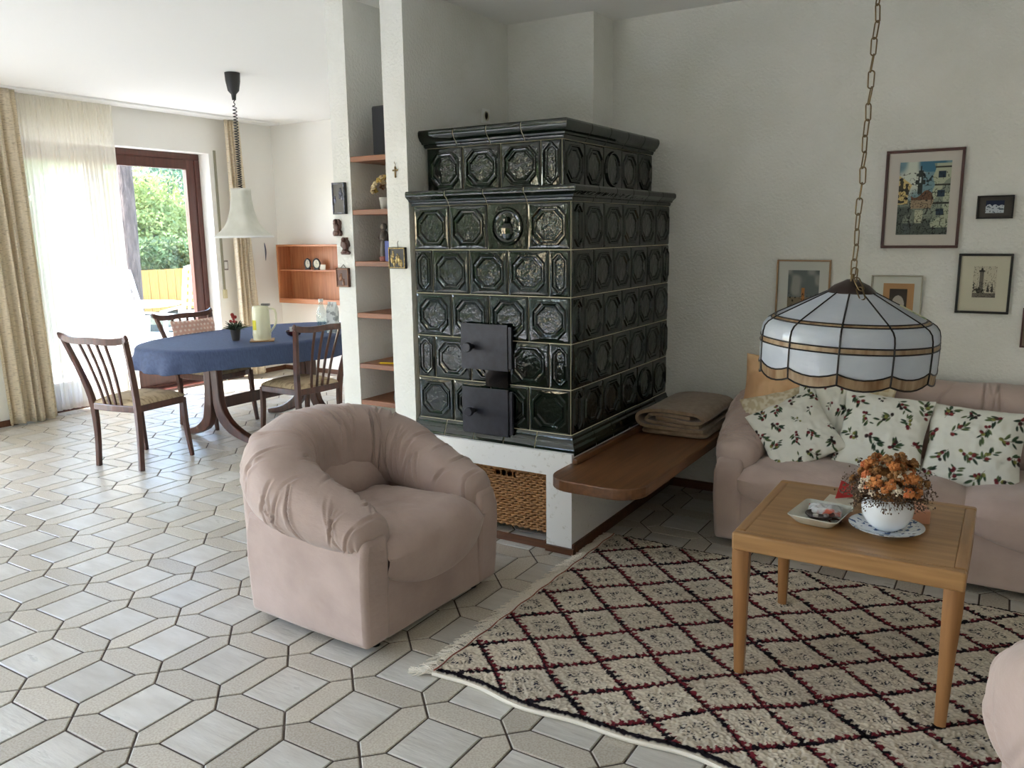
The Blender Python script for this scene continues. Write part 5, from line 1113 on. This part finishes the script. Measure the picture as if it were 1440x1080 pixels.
def tree(name, label, loc, h, tr, crown, mi, n=6000, size=.09, seed=1, bare=.45):
    t = thing(name, label, 'tree', loc); R = random.Random(seed)
    MB().tube(catmull([(0, 0, -.1), (.05, .03, h * .3), (-.03, .05, h * .6), (0, 0, h)], 14), [tr * (1.15 - .75 * k / 13) for k in range(14)], 12).build('trunk', m_bark, t, smooth=True)
    for k in range(3):
        z_ = h * (bare + .12 * k); a = R.uniform(0, 6.28); MB().tube(catmull([(0, 0, z_), (.5 * math.cos(a), .5 * math.sin(a), z_ + .25), (1.1 * math.cos(a), 1.1 * math.sin(a), z_ + .7)], 6), [tr * .35, tr * .3, tr * .25, tr * .2, tr * .15, tr * .1], 6).build('branch', m_bark, t, smooth=True)
    me = leafcloud(n, crown[0], crown[1], crown[2], size, seed); o = meshobj('foliage', me, m_lf[mi], t, smooth=False); o.location = (0, 0, crown[3]); o['kind'] = 'stuff'; return t
def bush(name, label, loc, r, mi, n=6000, size=.06, seed=1, cat='bush'):
    t = thing(name, label, cat, loc); o = meshobj('foliage', leafcloud(n, r[0], r[1], r[2], size, seed), m_lf[mi], t, smooth=False); o.location = (0, 0, r[2] * .92); o['kind'] = 'stuff'
    b = MB(); R = random.Random(seed)
    for k in range(5): a = R.uniform(0, 6.28); b.tube([(0, 0, -.02), (r[0] * .3 * math.cos(a), r[1] * .3 * math.sin(a), r[2])], .03, 5)
    b.build('stems', m_bark, t); return t
def gpt(u, v, x):
    d = cF + cR * ((u - 720) / FPX) - cU * ((v - 540) / FPX); k = (x - CAM.x) / d.x; return CAM + d * k
q = gpt(185, 400, -10.2); tree('pine_tree', 'tall pine with a bare grey trunk standing outside the patio door', (q.x, q.y, -.06), 9.0, .13, (2.6, 2.6, 2.2, 7.4), 0, 5000, .12, 3, .8)
for k, (u, x, r, mi, lab) in enumerate(((195, -15.6, (.95, 1.8, 1.6), 2, 'yellow green bush beyond the fence left of the pine trunk'), (235, -13.9, (.5, 2.6, .80), 0, 'dark clipped hedge bush just behind the honey fence'), (275, -17.0, (1.3, 1.9, 2.1), 1, 'tall blue green conifer beyond the fence'),
                                            (225, -20.6, (1.5, 4.6, 3.2), 1, 'broad blue green tree crown filling the view behind the fence'), (105, -11.6, (.8, .8, .9), 0, 'mid green shrub beside the pine'), (300, -24.5, (1.6, 3.0, 3.6), 2, 'light green tree beyond the blue green conifer'), (85, -17.6, (1.3, 2.2, 2.4), 0, 'mid green tree glimpsed through the sheer curtain'), (20, -21.5, (1.4, 3, 2.8), 2, 'light green tree glimpsed beside the heavy drape'))):
    q = gpt(u, 400, x); z0 = 0.9 if k == 1 else -.06
    bush('garden_bush', lab, (q.x, q.y, -.06 if k != 1 else -.06), r, mi, 15000, .065, 20 + k)
# garden trees facing the window front
for k, (x, y, h, mi) in enumerate(((-7.6, -10.0, 5.2, 0), (-5.2, -12.0, 6.4, 1), (-2.6, -10.2, 5.0, 2), (.6, -11.5, 6.0, 0), (-10.4, -11.2, 6.2, 2), (3.8, -10.6, 5.4, 1))):
    lab = ('mid green garden tree in front of the window front, near the terrace corner', 'tall blue green garden tree facing the window front', 'yellow green garden tree facing the window front', 'tall mid green garden tree facing the sofa end of the window front', 'tall yellow green tree beyond the terrace corner', 'blue green garden tree at the far end of the window front')[k]
    tree('garden_tree', lab, (x, y, -.06), h, .14, (1.5, 1.4, h * .42, h * .52), mi, 7500, .10, 40 + k, .4)
# white plastic garden furniture
m_wpl = mat('white garden plastic', lin((238, 238, 238)), .45)
def garden_chair(label, loc, rz):
    t = thing('garden_chair', label, 'chair', loc, rz)
    for s in (-1, 1):
        MB().bar([(s * .25, .24, 0), (s * .26, .20, .62)], .05, .03, (1, 0, 0)).build('leg', m_wpl, t, bevel=.005); MB().bar([(s * .25, -.28, 0), (s * .26, -.22, .62)], .05, .03, (1, 0, 0)).build('leg', m_wpl, t, bevel=.005); MB().bar([(s * .27, .26, .63), (s * .27, -.26, .65)], .055, .022, (1, 0, 0)).build('armrest', m_wpl, t, bevel=.006)
    MB().box((-.25, -.22, .40), (.25, .25, .43)).build('seat', m_wpl, t, bevel=.01)
    def bp(z_): return -.22 - (z_ - .42) * .28
    b = MB()
    for s in (-1, 1): b.bar([(s * .24, bp(.42), .42), (s * .24, bp(1.12), 1.12)], .05, .03, (1, 0, 0))
    b.bar([(-.25, bp(1.12), 1.12), (-.12, bp(1.16), 1.16), (.12, bp(1.16), 1.16), (.25, bp(1.12), 1.12)], .06, .03, (0, 0, 1)); b.build('back_frame', m_wpl, t, bevel=.006)
    for k in range(7):
        z_ = .5 + .09 * k; MB().box((-.22, bp(z_) - .008, z_ - .018), (.22, bp(z_) + .008, z_ + .018)).build('back_slat', m_wpl, t)
    for k in range(5):
        x_ = -.16 + .08 * k; MB().bar([(x_, bp(.45), .45), (x_, bp(1.1), 1.1)], .03, .01, (1, 0, 0)).build('back_bar', m_wpl, t)
    return t
q = gpt(207, 470, -6.6); garden_chair('white high backed plastic garden chair outside the patio door', (q.x, q.y, -.03), -PI / 2 + .2)
q = gpt(262, 470, -6.9); garden_chair('white plastic garden chair beside the terrace table', (q.x, q.y + .12, -.03), PI + .5)
t = thing('terrace_table', 'round white plastic terrace table between the garden chairs', 'table', (-7.5, 4.35, -.03)); MB().lathe([(.5, .69), (.52, .7), (.52, .72), (.001, .725)], 40).build('table_top', m_wpl, t, smooth=True, angle=40); MB().lathe([(.25, 0), (.22, .03), (.05, .06), (.045, .69)], 20).build('pedestal', m_wpl, t, smooth=True, angle=40)
